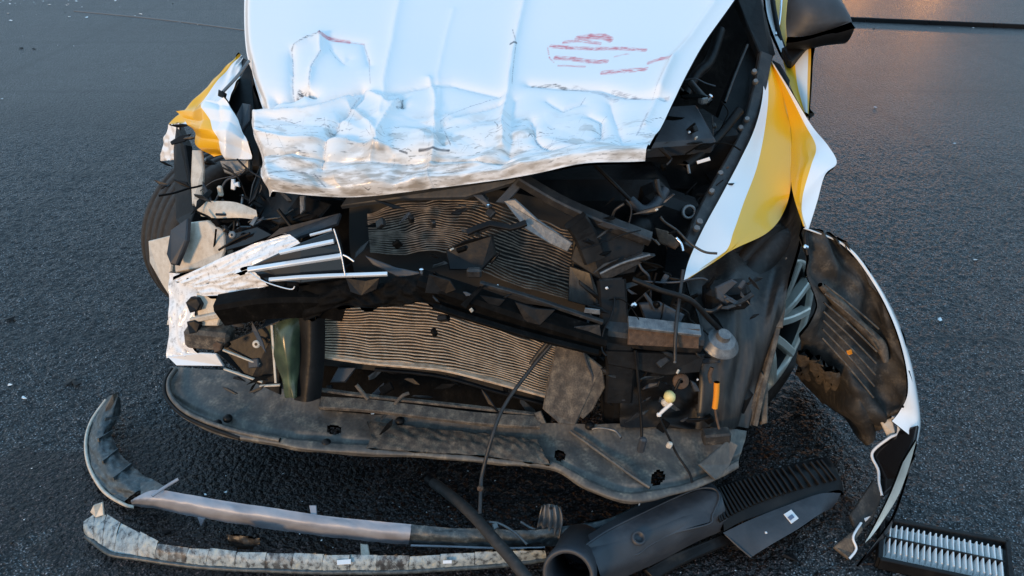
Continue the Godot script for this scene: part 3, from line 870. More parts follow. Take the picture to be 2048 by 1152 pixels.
# ---------------------------------------------------------------- wheels
func make_wheel(car: Node3D, at: Vector3, axis: Vector3, face: bool, label: String) -> void:
	var root := Node3D.new()
	root.name = "wheel"
	car.add_child(root, true)
	root.position = -bases[car]
	root.set_meta("label", label)
	var xf := Transform3D(facing(axis).scaled(Vector3.ONE * 0.9), at)
	var prof := []
	for q in [[0.205, -0.08], [0.225, -0.098], [0.262, -0.104], [0.288, -0.098], [0.3, -0.082]]: prof.append(Vector2(q[0], q[1]))
	for gx in [-0.052, -0.017, 0.017, 0.052]:
		for q in [[0.306, gx - 0.006], [0.297, gx - 0.0045], [0.297, gx + 0.0045], [0.306, gx + 0.006]]: prof.append(Vector2(q[0], q[1]))
	for q in [[0.3, 0.082], [0.288, 0.098], [0.262, 0.104], [0.225, 0.098], [0.205, 0.08], [0.205, -0.08]]: prof.append(Vector2(q[0], q[1]))
	part(lathe(prof, 72, xf), "tyre", M.rubber, root)
	if not face:
		part(lathe([Vector2(0.0, -0.02), Vector2(0.19, -0.02), Vector2(0.2, -0.06), Vector2(0.212, -0.088), Vector2(0.207, 0.088), Vector2(0.19, 0.02), Vector2(0, 0.02)], 40, xf), "rim", M.rim_black, root)
		return
	var rim := part(join([lathe([Vector2(0.214, 0.086), Vector2(0.221, 0.092), Vector2(0.223, 0.1), Vector2(0.215, 0.102), Vector2(0.207, 0.094), Vector2(0.205, 0.086)], 64, xf)]), "rim", M.rim_paint, root)
	part(lathe([Vector2(0.205, 0.086), Vector2(0.2, 0.06), Vector2(0.196, -0.08), Vector2(0.204, -0.086)], 48, xf), "barrel", M.rim_black, root)
	part(lathe([Vector2(0.0, 0.004), Vector2(0.15, 0.004), Vector2(0.155, 0.0), Vector2(0.155, -0.02), Vector2(0.19, -0.03), Vector2(0.196, -0.05)], 48, xf, true), "brake_disc", M.rim_black, root)
	part(lathe([Vector2(0, 0.092), Vector2(0.026, 0.09), Vector2(0.034, 0.08), Vector2(0.05, 0.07), Vector2(0.058, 0.02)], 24, xf), "hub", M.rim_paint, root)
	for k in 5:
		for side in [-1, 1]:
			var a: float = TAU * k / 5.0 + 0.2 + side * 0.17
			var c: float = TAU * k / 5.0 + 0.2 + side * 0.27
			var i := Vector3(cos(a) * 0.045, sin(a) * 0.045, 0.068)
			var mid := Vector3(cos(c) * 0.12, sin(c) * 0.12, 0.084)
			var o := Vector3(cos(c + side * 0.02) * 0.212, sin(c + side * 0.02) * 0.212, 0.088)
			part(bar(PackedVector3Array([xf * i, xf * mid, xf * o]), 0.024, 0.03, xf.basis.z, 6), "spoke", M.rim_paint, rim)
		var b := TAU * k / 5.0 + 0.2
		var pts := PackedVector3Array()
		for q in [[0.07, -0.1], [0.2, -0.19], [0.2, 0.19], [0.07, 0.1]]: pts.append(xf * Vector3(cos(b + q[1]) * q[0], sin(b + q[1]) * q[0], 0.05))
		part(slab(pts, 0.01), "spoke_insert", M.rim_black, rim)

# ---------------------------------------------------------------- cooling pack
func fins(top: PackedVector3Array, bottom: PackedVector3Array, n: int, h: float, m: Material, parent: Node3D, called: String, s: int, wob: float) -> void:
	var nz := FastNoiseLite.new()
	nz.seed = s
	nz.frequency = 1.0
	nz.fractal_octaves = 2
	var a := smooth(top, 24)
	var b := smooth(bottom, 24)
	for k in n:
		var t := float(k) / (n - 1)
		var l := PackedVector3Array()
		for i in a.size():
			var q := a[i].lerp(b[i], t)
			q.y += wob * nz.get_noise_2d(q.x * 14.0, t * 1.8) + wob * 0.12 * nz.get_noise_2d(q.x * 30.0, t * 12.0)
			q.z += wob * 1.4 * nz.get_noise_2d(q.x * 9.0 + 30.0, t * 2.0)
			l.append(q)
		part(bar(l, 0.0035, h, Vector3.UP, 36), called, m, parent)

func make_cooling(car: Node3D) -> void:
	# lower condenser
	var con := part(patch(R(5, V4(V([-0.427,0.512,-1.472,-0.293,0.515,-1.472,-0.16,0.51,-1.463,-0.027,0.458,-1.454,0.103,0.41,-1.444,-0.44,0.348,-1.435,-0.304,0.331,-1.435,-0.165,0.323,-1.426,-0.028,0.29,-1.417,0.106,0.254,-1.408]))), 12, 6, 0.01), "condenser", M.core, car, "condenser with bent tubes low in the broken front")
	fins(V([-0.409,0.513,-1.44,-0.309,0.526,-1.435,-0.21,0.526,-1.431,-0.156,0.519,-1.426,-0.07,0.489,-1.421,0.018,0.453,-1.417,0.097,0.422,-1.408]), V([-0.416,0.4,-1.408,-0.317,0.384,-1.408,-0.217,0.376,-1.403,-0.15,0.37,-1.398,-0.072,0.353,-1.394,0.018,0.326,-1.389,0.086,0.307,-1.385]), 22, 0.0022, M.warm_lit_fin, con, "cooling_tube", 3, 0.0035)
	part(bar(V([-0.418,0.397,-1.403,-0.317,0.38,-1.403,-0.217,0.373,-1.398,-0.15,0.367,-1.394,-0.072,0.348,-1.389,0.018,0.321,-1.385,0.086,0.302,-1.38]), 0.018, 0.006, Vector3.UP, 30), "bottom_rail", M.warm_lit_fin, con)
	part(tube(V([0.08,0.448,-1.38,0.061,0.422,-1.38,0.042,0.391,-1.378]), 0.006, 6), "clip", M.dark_metal, con)
	# upper radiator, torn and pushed back
	var rad := part(patch(R(4, V4(V([-0.372,0.694,-1.638,-0.199,0.7,-1.638,-0.028,0.694,-1.638,0.168,0.652,-1.619,-0.375,0.568,-1.582,-0.201,0.568,-1.582,-0.028,0.56,-1.573,0.169,0.538,-1.564,-0.354,0.482,-1.546,-0.203,0.469,-1.546,-0.028,0.461,-1.536,0.171,0.432,-1.527]))), 10, 8, 0.012), "radiator", M.core, car, "upper radiator with torn wavy fins behind the crossbar")
	fins(V([-0.326,0.659,-1.582,-0.251,0.681,-1.582,-0.172,0.691,-1.582,-0.105,0.693,-1.582,-0.038,0.688,-1.573,0.029,0.661,-1.573,0.085,0.643,-1.564,0.137,0.63,-1.555]), V([-0.319,0.585,-1.536,-0.252,0.581,-1.536,-0.172,0.596,-1.527,-0.117,0.577,-1.527,-0.055,0.538,-1.518,0.018,0.514,-1.513,0.075,0.498,-1.509,0.132,0.483,-1.5]), 23, 0.0022, M.dim_lit_fin, rad, "cooling_tube", 9, 0.006)
	part(slab(V([0.135,0.633,-1.527,0.195,0.601,-1.518,0.195,0.484,-1.472,0.129,0.488,-1.49]), 0.03), "end_tank", M.black, rad)

func V4(p: PackedVector3Array) -> Array:
	var a := []
	for q in p: a.append_array([q.x, q.y, q.z])
	return a

func plate(car: Node3D, called: String, m: Material, o: PackedVector3Array, th := 0.012, rough := 0.0, label := "") -> MeshInstance3D:
	return part(slab(o, th, rough), called, m, car, label)

func make_engine_bay(car: Node3D) -> void:
	# firewall, floor and engine mass that close the bay
	part(box(Vector3(-0.02, 0.62, -2.62), Vector3(1.6, 0.72, 0.05)), "firewall", M.black, car)
	part(box(Vector3(-0.1, 0.42, -2.02), Vector3(1.02, 0.46, 0.5), Basis.IDENTITY, 0.04), "engine", M.black, car)
	part(box(Vector3(-0.05, 0.2, -2.1), Vector3(1.3, 0.03, 0.9)), "subframe", M.black, car)
	part(box(Vector3(0.446, 0.634, -2.07), Vector3(0.3, 0.16, 0.22), Basis(Vector3.UP, 0.25), 0.012), "battery", M.black, car)
	var abox := part(box(Vector3(0.418, 0.723, -1.969), Vector3(0.2, 0.05, 0.16), Basis(Vector3.UP, 0.2) * Basis(Vector3.RIGHT, 0.35), 0.01), "battery_cover", M.slate, car)
	part(slab(V([0.466,0.688,-1.84,0.497,0.699,-1.84,0.5,0.692,-1.835,0.468,0.682,-1.835]), 0.003), "label_plate", M.sticker, car)
	# clutter seen in the gap beside the hood
	plate(car, "inner_wing", M.black, V([0.722,0.893,-2.41,0.773,0.84,-2.318,0.677,0.677,-2.116,0.539,0.586,-1.895,0.524,0.607,-2.024,0.618,0.723,-2.254]), 0.01)
	plate(car, "cowl_trim", M.black, V([0.657,1.007,-2.41,0.745,1.001,-2.447,0.776,0.847,-2.3,0.749,0.841,-2.263,0.721,0.85,-2.263,0.694,0.92,-2.346]), 0.02)
	part(tube(V([0.672,0.885,-2.245,0.622,0.823,-2.153,0.579,0.773,-2.061]), 0.004, 6), "prop_rod", M.dark_metal, car)
	part(tube(V([0.602,0.915,-2.3,0.561,0.851,-2.208,0.513,0.823,-2.153,0.474,0.785,-2.088]), 0.016, 8), "hose", M.black, car)
	part(tube(V([0.612,0.763,-2.024,0.555,0.709,-1.978,0.508,0.684,-1.932,0.452,0.66,-1.886]), 0.012, 8), "hose", M.black, car)
	part(tube(V([0.482,0.822,-2.079,0.507,0.798,-2.042,0.529,0.783,-2.024]), 0.01, 6), "pipe", M.dark_metal, car)
	part(box(Vector3(0.512, 0.79, -2.024), Vector3(0.03, 0.02, 0.02), Basis(Vector3.UP, 0.5)), "fitting", M.grey_metal, car)
	part(box(Vector3(0.525, 0.796, -2.024), Vector3(0.012, 0.02, 0.014), Basis(Vector3.FORWARD, 0.6)), "fitting", M.chrome, car)
	part(tube(V([0.441,0.684,-1.822,0.443,0.668,-1.803]), 0.004, 6), "bracket_pin", M.grey_metal, car)
	part(tube(V([0.352,0.674,-1.748,0.356,0.653,-1.73,0.366,0.636,-1.72]), 0.007, 6), "hook", M.dark_metal, car)
	part(lathe([Vector2(0.012, -0.006), Vector2(0.018, -0.004), Vector2(0.018, 0.004), Vector2(0.012, 0.006), Vector2(0.012, -0.006)], 18, Transform3D(facing(Vector3(0.1, 0.4, 1)), Vector3(0.43, 0.606, -1.711))), "ring_clamp", M.grey_metal, car)
	part(box(Vector3(0.385, 0.572, -1.766), Vector3(0.16, 0.12, 0.1), Basis(Vector3.FORWARD, 0.35), 0.02), "pump_housing", M.black, car)
	part(lathe([Vector2(0, 0.02), Vector2(0.02, 0.02), Vector2(0.028, 0.01), Vector2(0.034, 0), Vector2(0.034, -0.04)], 20, Transform3D(facing(Vector3(0.1, 0.5, 1)), Vector3(0.312, 0.573, -1.693))), "pulley", M.black, car)
	part(tube(V([0.285,0.637,-1.711,0.314,0.619,-1.693,0.346,0.624,-1.711,0.375,0.648,-1.748]), 0.013, 8), "hose", M.slate, car)
	part(tube(V([0.2,0.712,-1.748,0.245,0.68,-1.702,0.282,0.645,-1.693]), 0.005, 6), "wire", M.black, car)
	plate(car, "headlamp_frame", M.rust, V([0.331,0.612,-1.61,0.359,0.608,-1.601,0.389,0.586,-1.582,0.375,0.575,-1.573,0.34,0.583,-1.592]), 0.01, 0.004)
	part(tube(V([0.376,0.599,-1.582,0.387,0.588,-1.573,0.391,0.575,-1.564]), 0.004, 6), "shiny_edge", M.chrome, car)
	# bent upper crossmember and bracket strips in front of the radiator
	part(bar(V([0.017,0.758,-1.546,0.103,0.716,-1.518,0.188,0.687,-1.49,0.295,0.651,-1.472]), 0.03, 0.022, Vector3(0.2, 1, 0.3), 10), "lock_carrier", M.dark_metal, car)
	plate(car, "bracket_strip", M.grey_metal, V([-0.019,0.723,-1.509,0.006,0.729,-1.504,0.055,0.691,-1.481,0.13,0.646,-1.463,0.118,0.627,-1.458,0.081,0.641,-1.467,0.028,0.67,-1.481]), 0.008, 0.003)
	plate(car, "bracket_strip", M.slate, V([-0.037,0.712,-1.527,0.015,0.761,-1.555,0.041,0.761,-1.555,-0.013,0.71,-1.523]), 0.008)
	plate(car, "bracket_strip", M.slate, V([-0.085,0.725,-1.536,-0.064,0.727,-1.536,-0.042,0.707,-1.518,-0.053,0.702,-1.518]), 0.006)
	part(box(Vector3(-0.051, 0.712, -1.509), Vector3(0.008, 0.008, 0.006)), "clip", M.chrome, car)
	plate(car, "bent_flange", M.slate, V([-0.385,0.681,-1.582,-0.247,0.706,-1.564,-0.103,0.715,-1.555,0.017,0.752,-1.555,0.039,0.764,-1.582,-0.138,0.748,-1.61,-0.365,0.706,-1.61]), 0.012, 0.004)
	part(bar(V([0.133,0.695,-1.472,0.155,0.66,-1.472,0.178,0.608,-1.458]), 0.05, 0.03, Vector3(0, 0.4, 1), 6), "bracket", M.black, car)
	plate(car, "lamp_tray", M.black, V([0.151,0.683,-1.5,0.22,0.675,-1.49,0.285,0.637,-1.472,0.264,0.584,-1.444,0.19,0.566,-1.444,0.126,0.6,-1.472]), 0.015, 0.006)
	part(slab(V([0.184,0.596,-1.421,0.273,0.639,-1.426,0.301,0.634,-1.426,0.192,0.574,-1.417]), 0.014), "broken_bar", M.dark_metal, car)
	part(tube(V([0.185,0.599,-1.412,0.231,0.622,-1.417,0.288,0.639,-1.421]), 0.003, 6), "bare_edge", M.grey_metal, car)
	plate(car, "torn_strap", M.black, V([-0.144,0.625,-1.472,-0.1,0.649,-1.472,-0.042,0.66,-1.472,-0.036,0.622,-1.454,-0.063,0.591,-1.444,-0.133,0.591,-1.444]), 0.02, 0.008)
	part(bar(V([-0.095,0.666,-1.472,-0.047,0.684,-1.477,-0.004,0.677,-1.472,0.03,0.689,-1.472]), 0.014, 0.008, Vector3(0, 1, 0.5), 6), "torn_strip", M.black, car)
	plate(car, "torn_strip", M.dark_metal, V([-0.096,0.661,-1.49,-0.042,0.682,-1.49,-0.039,0.668,-1.49,-0.091,0.644,-1.49]), 0.006)
	# vertical struts between the crossmembers
	part(bar(V([0.21,0.582,-1.417,0.217,0.505,-1.38,0.232,0.42,-1.352,0.232,0.327,-1.334]), 0.06, 0.03, Vector3(0, 0.3, 1), 8), "support_strut", M.black, car)
	plate(car, "strut_face", M.dark_metal, V([0.183,0.587,-1.408,0.232,0.592,-1.408,0.229,0.498,-1.371,0.187,0.485,-1.371]), 0.008)
	plate(car, "air_guide", M.guard, V([0.126,0.576,-1.49,0.171,0.569,-1.472,0.194,0.51,-1.454,0.19,0.493,-1.444,0.124,0.502,-1.463]), 0.008)
	plate(car, "air_guide", M.mud, V([0.095,0.447,-1.371,0.146,0.44,-1.362,0.194,0.407,-1.343,0.202,0.361,-1.334,0.177,0.306,-1.325,0.156,0.286,-1.316,0.149,0.293,-1.316,0.138,0.277,-1.306,0.103,0.282,-1.306,0.067,0.309,-1.325,0.078,0.367,-1.352]), 0.008, 0.003)
	# crash beam with its thin metal upper edge
	part(bar(V([-0.616,0.521,-1.394,-0.51,0.544,-1.385,-0.403,0.549,-1.38,-0.351,0.54,-1.38]), 0.05, 0.062, Vector3(0.05, 1, 0.25), 10), "crash_beam", M.beam, car, "black crash beam stub beside the white bumper remnant")
	var beam := part(bar(V([-0.192,0.603,-1.367,-0.097,0.573,-1.357,0.037,0.527,-1.345,0.192,0.479,-1.334]), 0.05, 0.05, Vector3(0, 1, 0.25), 10), "crash_beam", M.beam, car, "black broken crash beam sloping across the front")
	part(patch(R(5, V4(V([-0.439,0.588,-1.38,-0.342,0.607,-1.371,-0.271,0.6,-1.371,-0.208,0.622,-1.371,-0.147,0.619,-1.366,-0.444,0.553,-1.362,-0.34,0.585,-1.348,-0.266,0.573,-1.352,-0.206,0.6,-1.343,-0.146,0.59,-1.348,-0.433,0.519,-1.357,-0.342,0.562,-1.343,-0.261,0.554,-1.348,-0.197,0.572,-1.339,-0.137,0.557,-1.343]))), 40, 14, 0.01, func(u, v): return 0.012 * zig(u * 3.3 + v * 0.8) + 0.006 * n_s.get_noise_2d(u * 9, v * 4)), "torn_cover", M.beam, car)
	part(bar(V([-0.159,0.575,-1.321,-0.085,0.551,-1.314,0.037,0.516,-1.302,0.176,0.481,-1.292]), 0.014, 0.008, Vector3(0, 1, 0.25), 8), "beam_lip", M.beam, beam)
	for o in [V([-0.166,0.637,-1.343,-0.124,0.626,-1.339,-0.112,0.607,-1.334,-0.137,0.594,-1.334,-0.175,0.599,-1.336]), V([-0.337,0.622,-1.352,-0.297,0.618,-1.349,-0.266,0.624,-1.351,-0.274,0.603,-1.339,-0.306,0.588,-1.339,-0.328,0.596,-1.341]), V([0.006,0.58,-1.325,0.046,0.568,-1.321,0.087,0.566,-1.321,0.057,0.534,-1.316,0.026,0.54,-1.317]), V([-0.065,0.594,-1.334,-0.014,0.584,-1.33,-0.034,0.561,-1.325])]: plate(car, "torn_scrap", M.black, o, 0.004, 0.005)
	part(bar(V([-0.065,0.608,-1.357,0.026,0.585,-1.345,0.119,0.554,-1.336,0.186,0.532,-1.329]), 0.012, 0.008, Vector3.UP, 8), "beam_edge", M.dark_metal, beam)
	plate(car, "torn_skin", M.dark_metal, V([0.058,0.515,-1.325,0.18,0.528,-1.325,0.187,0.484,-1.316,0.11,0.481,-1.32,0.069,0.484,-1.325]), 0.004, 0.003)
	part(slab(V([0.148,0.568,-1.325,0.178,0.564,-1.325,0.179,0.553,-1.323,0.146,0.558,-1.323]), 0.004), "bare_tab", M.grey_metal, car)
	part(box(Vector3(-0.076, 0.635, -1.352), Vector3(0.03, 0.02, 0.016)), "latch", M.dark_metal, car)
	part(box(Vector3(-0.183, 0.631, -1.362), Vector3(0.009, 0.018, 0.008)), "clip", M.chrome, car)
	part(slab(V([-0.304,0.644,-1.408,-0.241,0.627,-1.389,-0.189,0.62,-1.38,-0.187,0.596,-1.371,-0.241,0.612,-1.38,-0.288,0.628,-1.398]), 0.006), "bent_bracket", M.slate, car)
	part(lathe([Vector2(0, 0.012), Vector2(0.012, 0.012), Vector2(0.016, 0.004), Vector2(0.026, 0), Vector2(0.026, -0.006)], 18, Transform3D(facing(Vector3(0, 0.3, 1)), Vector3(-0.508, 0.551, -1.375))), "beam_plug", M.black, beam)
	# right end of the beam, box section with bared copper brown face
	var bx := part(bar(V([0.198,0.485,-1.371,0.293,0.476,-1.362,0.401,0.466,-1.362]), 0.05, 0.05, Vector3(0, 0.9, 0.4), 4), "beam_end", M.dark_metal, car)
	part(slab(V([0.241,0.524,-1.334,0.389,0.511,-1.332,0.39,0.468,-1.325,0.241,0.478,-1.325]), 0.006), "bared_face", M.rust, bx)
	part(bar(V([0.24,0.525,-1.339,0.39,0.506,-1.336]), 0.03, 0.008, Vector3(0, 1, 0.3)), "chrome_edge", M.grey_metal, bx)
	part(slab(V([0.197,0.453,-1.343,0.408,0.446,-1.334,0.4,0.408,-1.325,0.326,0.398,-1.325,0.203,0.421,-1.334]), 0.02, 0.002), "lower_beam", M.black, car)
	plate(car, "wire_tray", M.slate, V([0.272,0.533,-1.398,0.315,0.537,-1.398,0.369,0.511,-1.389,0.359,0.492,-1.38,0.284,0.502,-1.385]), 0.02, 0.004)
	part(box(Vector3(0.256, 0.542, -1.38), Vector3(0.012, 0.012, 0.01), Basis(Vector3.FORWARD, 0.6)), "clip", M.chrome, car)
	# wheel house guard, big ribbed dark shell in front of the wheel
	part(patch(R(6,[0.401,0.514,-1.546,0.472,0.52,-1.619,0.566,0.515,-1.702,0.649,0.518,-1.776,0.705,0.542,-1.84,0.743,0.601,-1.914,0.408,0.488,-1.49,0.467,0.493,-1.527,0.533,0.499,-1.564,0.608,0.495,-1.619,0.667,0.514,-1.674,0.703,0.577,-1.693,0.422,0.437,-1.444,0.468,0.445,-1.454,0.517,0.446,-1.472,0.567,0.448,-1.49,0.604,0.464,-1.509,0.634,0.488,-1.536,0.418,0.367,-1.389,0.462,0.374,-1.389,0.507,0.368,-1.408,0.546,0.365,-1.426,0.583,0.36,-1.454,0.606,0.358,-1.481,0.415,0.305,-1.362,0.454,0.305,-1.362,0.496,0.298,-1.371,0.53,0.29,-1.389,0.559,0.283,-1.408,0.579,0.277,-1.426,0.413,0.24,-1.343,0.447,0.24,-1.343,0.484,0.232,-1.352,0.516,0.224,-1.362,0.539,0.218,-1.371,0.556,0.214,-1.38]), 70, 60, 0.006, func(u, v): return 0.003 * sin(u * 26.0) + 0.008 * n_s.get_noise_2d(u * 3, v * 2)), "wheel_guard", M.guard, car, "dark dusty plastic wheel guard under the yellow stripe")
	part(bar(V([0.668,0.503,-1.656,0.638,0.458,-1.564,0.607,0.386,-1.481,0.576,0.305,-1.417,0.556,0.225,-1.371]), 0.012, 0.02, Vector3(0, 0.2, 1), 12), "guard_edge", M.mud, car)
	part(slab(V([0.624,0.484,-1.555,0.646,0.48,-1.555,0.626,0.414,-1.49,0.605,0.414,-1.49]), 0.006), "steel_bracket", M.mud, car)
	part(box(Vector3(0.629, 0.467, -1.532), Vector3(0.009, 0.009, 0.004)), "bracket_hole_mark", M.black, car)  # black block stands in for the dark of a bracket hole
	for s in [V([0.572,0.333,-1.426,0.588,0.319,-1.417,0.55,0.222,-1.371,0.534,0.222,-1.371]), V([0.576,0.323,-1.426,0.591,0.315,-1.426,0.591,0.223,-1.38,0.576,0.217,-1.38])]: plate(car, "muddy_bracket", M.mud, s, 0.01, 0.002)
	# horn, motor and brackets in the corner
	part(lathe([Vector2(0, 0.03), Vector2(0.014, 0.03), Vector2(0.016, 0.018), Vector2(0.03, 0.012), Vector2(0.04, 0.0), Vector2(0.043, -0.004), Vector2(0.04, -0.008), Vector2(0.024, -0.02), Vector2(0.02, -0.05), Vector2(0, -0.05)], 28, Transform3D(facing(Vector3(0.15, 1.0, 0.35)), Vector3(0.45, 0.448, -1.38)), true), "horn", M.grey_metal, car)
	part(box(Vector3(0.482, 0.501, -1.49), Vector3(0.1, 0.06, 0.06), Basis(Vector3.FORWARD, -0.1), 0.012), "lamp_motor", M.black, car)
	part(slab(V([0.441,0.547,-1.444,0.476,0.566,-1.444,0.488,0.559,-1.444,0.462,0.534,-1.435,0.481,0.526,-1.431,0.468,0.512,-1.426,0.444,0.524,-1.435]), 0.01, 0.004), "motor_bracket", M.slate, car)
	part(bar(V([0.468,0.514,-1.426,0.494,0.522,-1.426,0.521,0.536,-1.435]), 0.012, 0.006), "motor_arm", M.dark_metal, car)
	part(tube(V([0.415,0.501,-1.426,0.435,0.504,-1.417,0.454,0.52,-1.417]), 0.005, 6), "bent_rod", M.dark_metal, car)
	part(box(Vector3(0.384, 0.247, -1.435), Vector3(0.34, 0.12, 0.1), Basis.IDENTITY, 0.02), "lower_duct", M.black, car)
	part(patch(R(3, V4(V([0.253,0.367,-1.398,0.4,0.354,-1.398,0.447,0.354,-1.408,0.245,0.29,-1.38,0.405,0.273,-1.38,0.452,0.283,-1.389,0.247,0.23,-1.362,0.405,0.229,-1.352,0.453,0.224,-1.362]))), 20, 14, 0.008, func(u, v): return 0.01 * n_s.get_noise_2d(u * 4, v * 3)), "corner_panel", M.black, car)
	# loose cables
	part(tube(V([0.362,0.601,-1.426,0.35,0.554,-1.38,0.337,0.515,-1.325,0.336,0.457,-1.297]), 0.004, 6), "cable", M.dark_metal, car)
	part(box(Vector3(0.336, 0.455, -1.297), Vector3(0.006, 0.006, 0.006)), "cable_end", M.grey_metal, car)
	part(tube(V([0.252,0.594,-1.398,0.308,0.578,-1.38,0.37,0.56,-1.371,0.421,0.505,-1.38,0.455,0.461,-1.408]), 0.006, 6), "cable", M.black, car)
	part(tube(V([0.089,0.47,-1.352,0.038,0.414,-1.325,-0.015,0.364,-1.27,-0.04,0.322,-1.224,-0.061,0.253,-1.187,-0.064,0.234,-1.164,-0.065,0.206,-1.118]), 0.0042, 6, 30), "cable", M.dark_metal, car, "thin cable hanging down in front of the condenser")
	part(box(Vector3(-0.065, 0.236, -1.159), Vector3(0.012, 0.012, 0.01), Basis(Vector3.FORWARD, 0.5)), "copper_joint", M.rust, car)
	part(tube(V([0.257,0.466,-1.325,0.268,0.395,-1.316,0.278,0.315,-1.297,0.282,0.261,-1.279]), 0.0035, 6), "cable", M.black, car)
	part(box(Vector3(0.282, 0.251, -1.274), Vector3(0.016, 0.04, 0.014), Basis(Vector3.FORWARD, 0.1)), "connector", M.slate, car)
	part(tube(V([0.359,0.388,-1.325,0.345,0.355,-1.316,0.33,0.335,-1.306,0.317,0.315,-1.297,0.343,0.261,-1.279,0.361,0.226,-1.27,0.384,0.201,-1.242,0.388,0.19,-1.224]), 0.003, 6), "cable", M.black, car)
	part(lathe([Vector2(0, 0.012), Vector2(0.01, 0.01), Vector2(0.013, 0.0), Vector2(0.01, -0.01), Vector2(0, -0.012)], 12, Transform3D(Basis.IDENTITY, Vector3(0.337, 0.358, -1.306))), "yellow_cap", M.pale_yellow, car)
	part(box(Vector3(0.331, 0.343, -1.306), Vector3(0.02, 0.016, 0.014), Basis(Vector3.FORWARD, -0.6)), "connector", M.cream, car)
	part(tube(V([0.342,0.348,-1.297,0.328,0.331,-1.297,0.318,0.318,-1.297]), 0.004, 6), "white_lead", M.sticker, car)
	part(box(Vector3(0.317, 0.316, -1.297), Vector3(0.01, 0.01, 0.008)), "white_plug", M.sticker, car)
	part(box(Vector3(0.338, 0.263, -1.26), Vector3(0.012, 0.016, 0.01), Basis(Vector3.FORWARD, 0.3)), "connector", M.cream, car)
	part(lathe([Vector2(0.004, 0.006), Vector2(0.016, 0.006), Vector2(0.018, 0), Vector2(0.016, -0.01), Vector2(0.004, -0.01)], 16, Transform3D(facing(Vector3(0, 0.5, 1)), Vector3(0.364, 0.378, -1.334))), "solenoid", M.rust, car)
	part(slab(V([0.384,0.381,-1.334,0.397,0.373,-1.334,0.408,0.356,-1.325,0.395,0.356,-1.325]), 0.008), "connector", M.slate, car)
	part(tube(V([0.439,0.382,-1.325,0.441,0.351,-1.32,0.441,0.319,-1.316]), 0.0065, 8), "orange_connector", M.orange, car, "bright orange cable connector")
	part(tube(V([0.441,0.319,-1.316,0.447,0.293,-1.306,0.452,0.276,-1.297]), 0.003, 6), "cable", M.rust, car)
	part(box(Vector3(0.451, 0.248, -1.306), Vector3(0.06, 0.03, 0.03), Basis(Vector3.FORWARD, -0.1)), "relay_box", M.liner, car)
	part(tube(V([0.427,0.414,-1.334,0.423,0.398,-1.329,0.427,0.381,-1.325]), 0.005, 6), "rusty_pipe", M.rust, car)



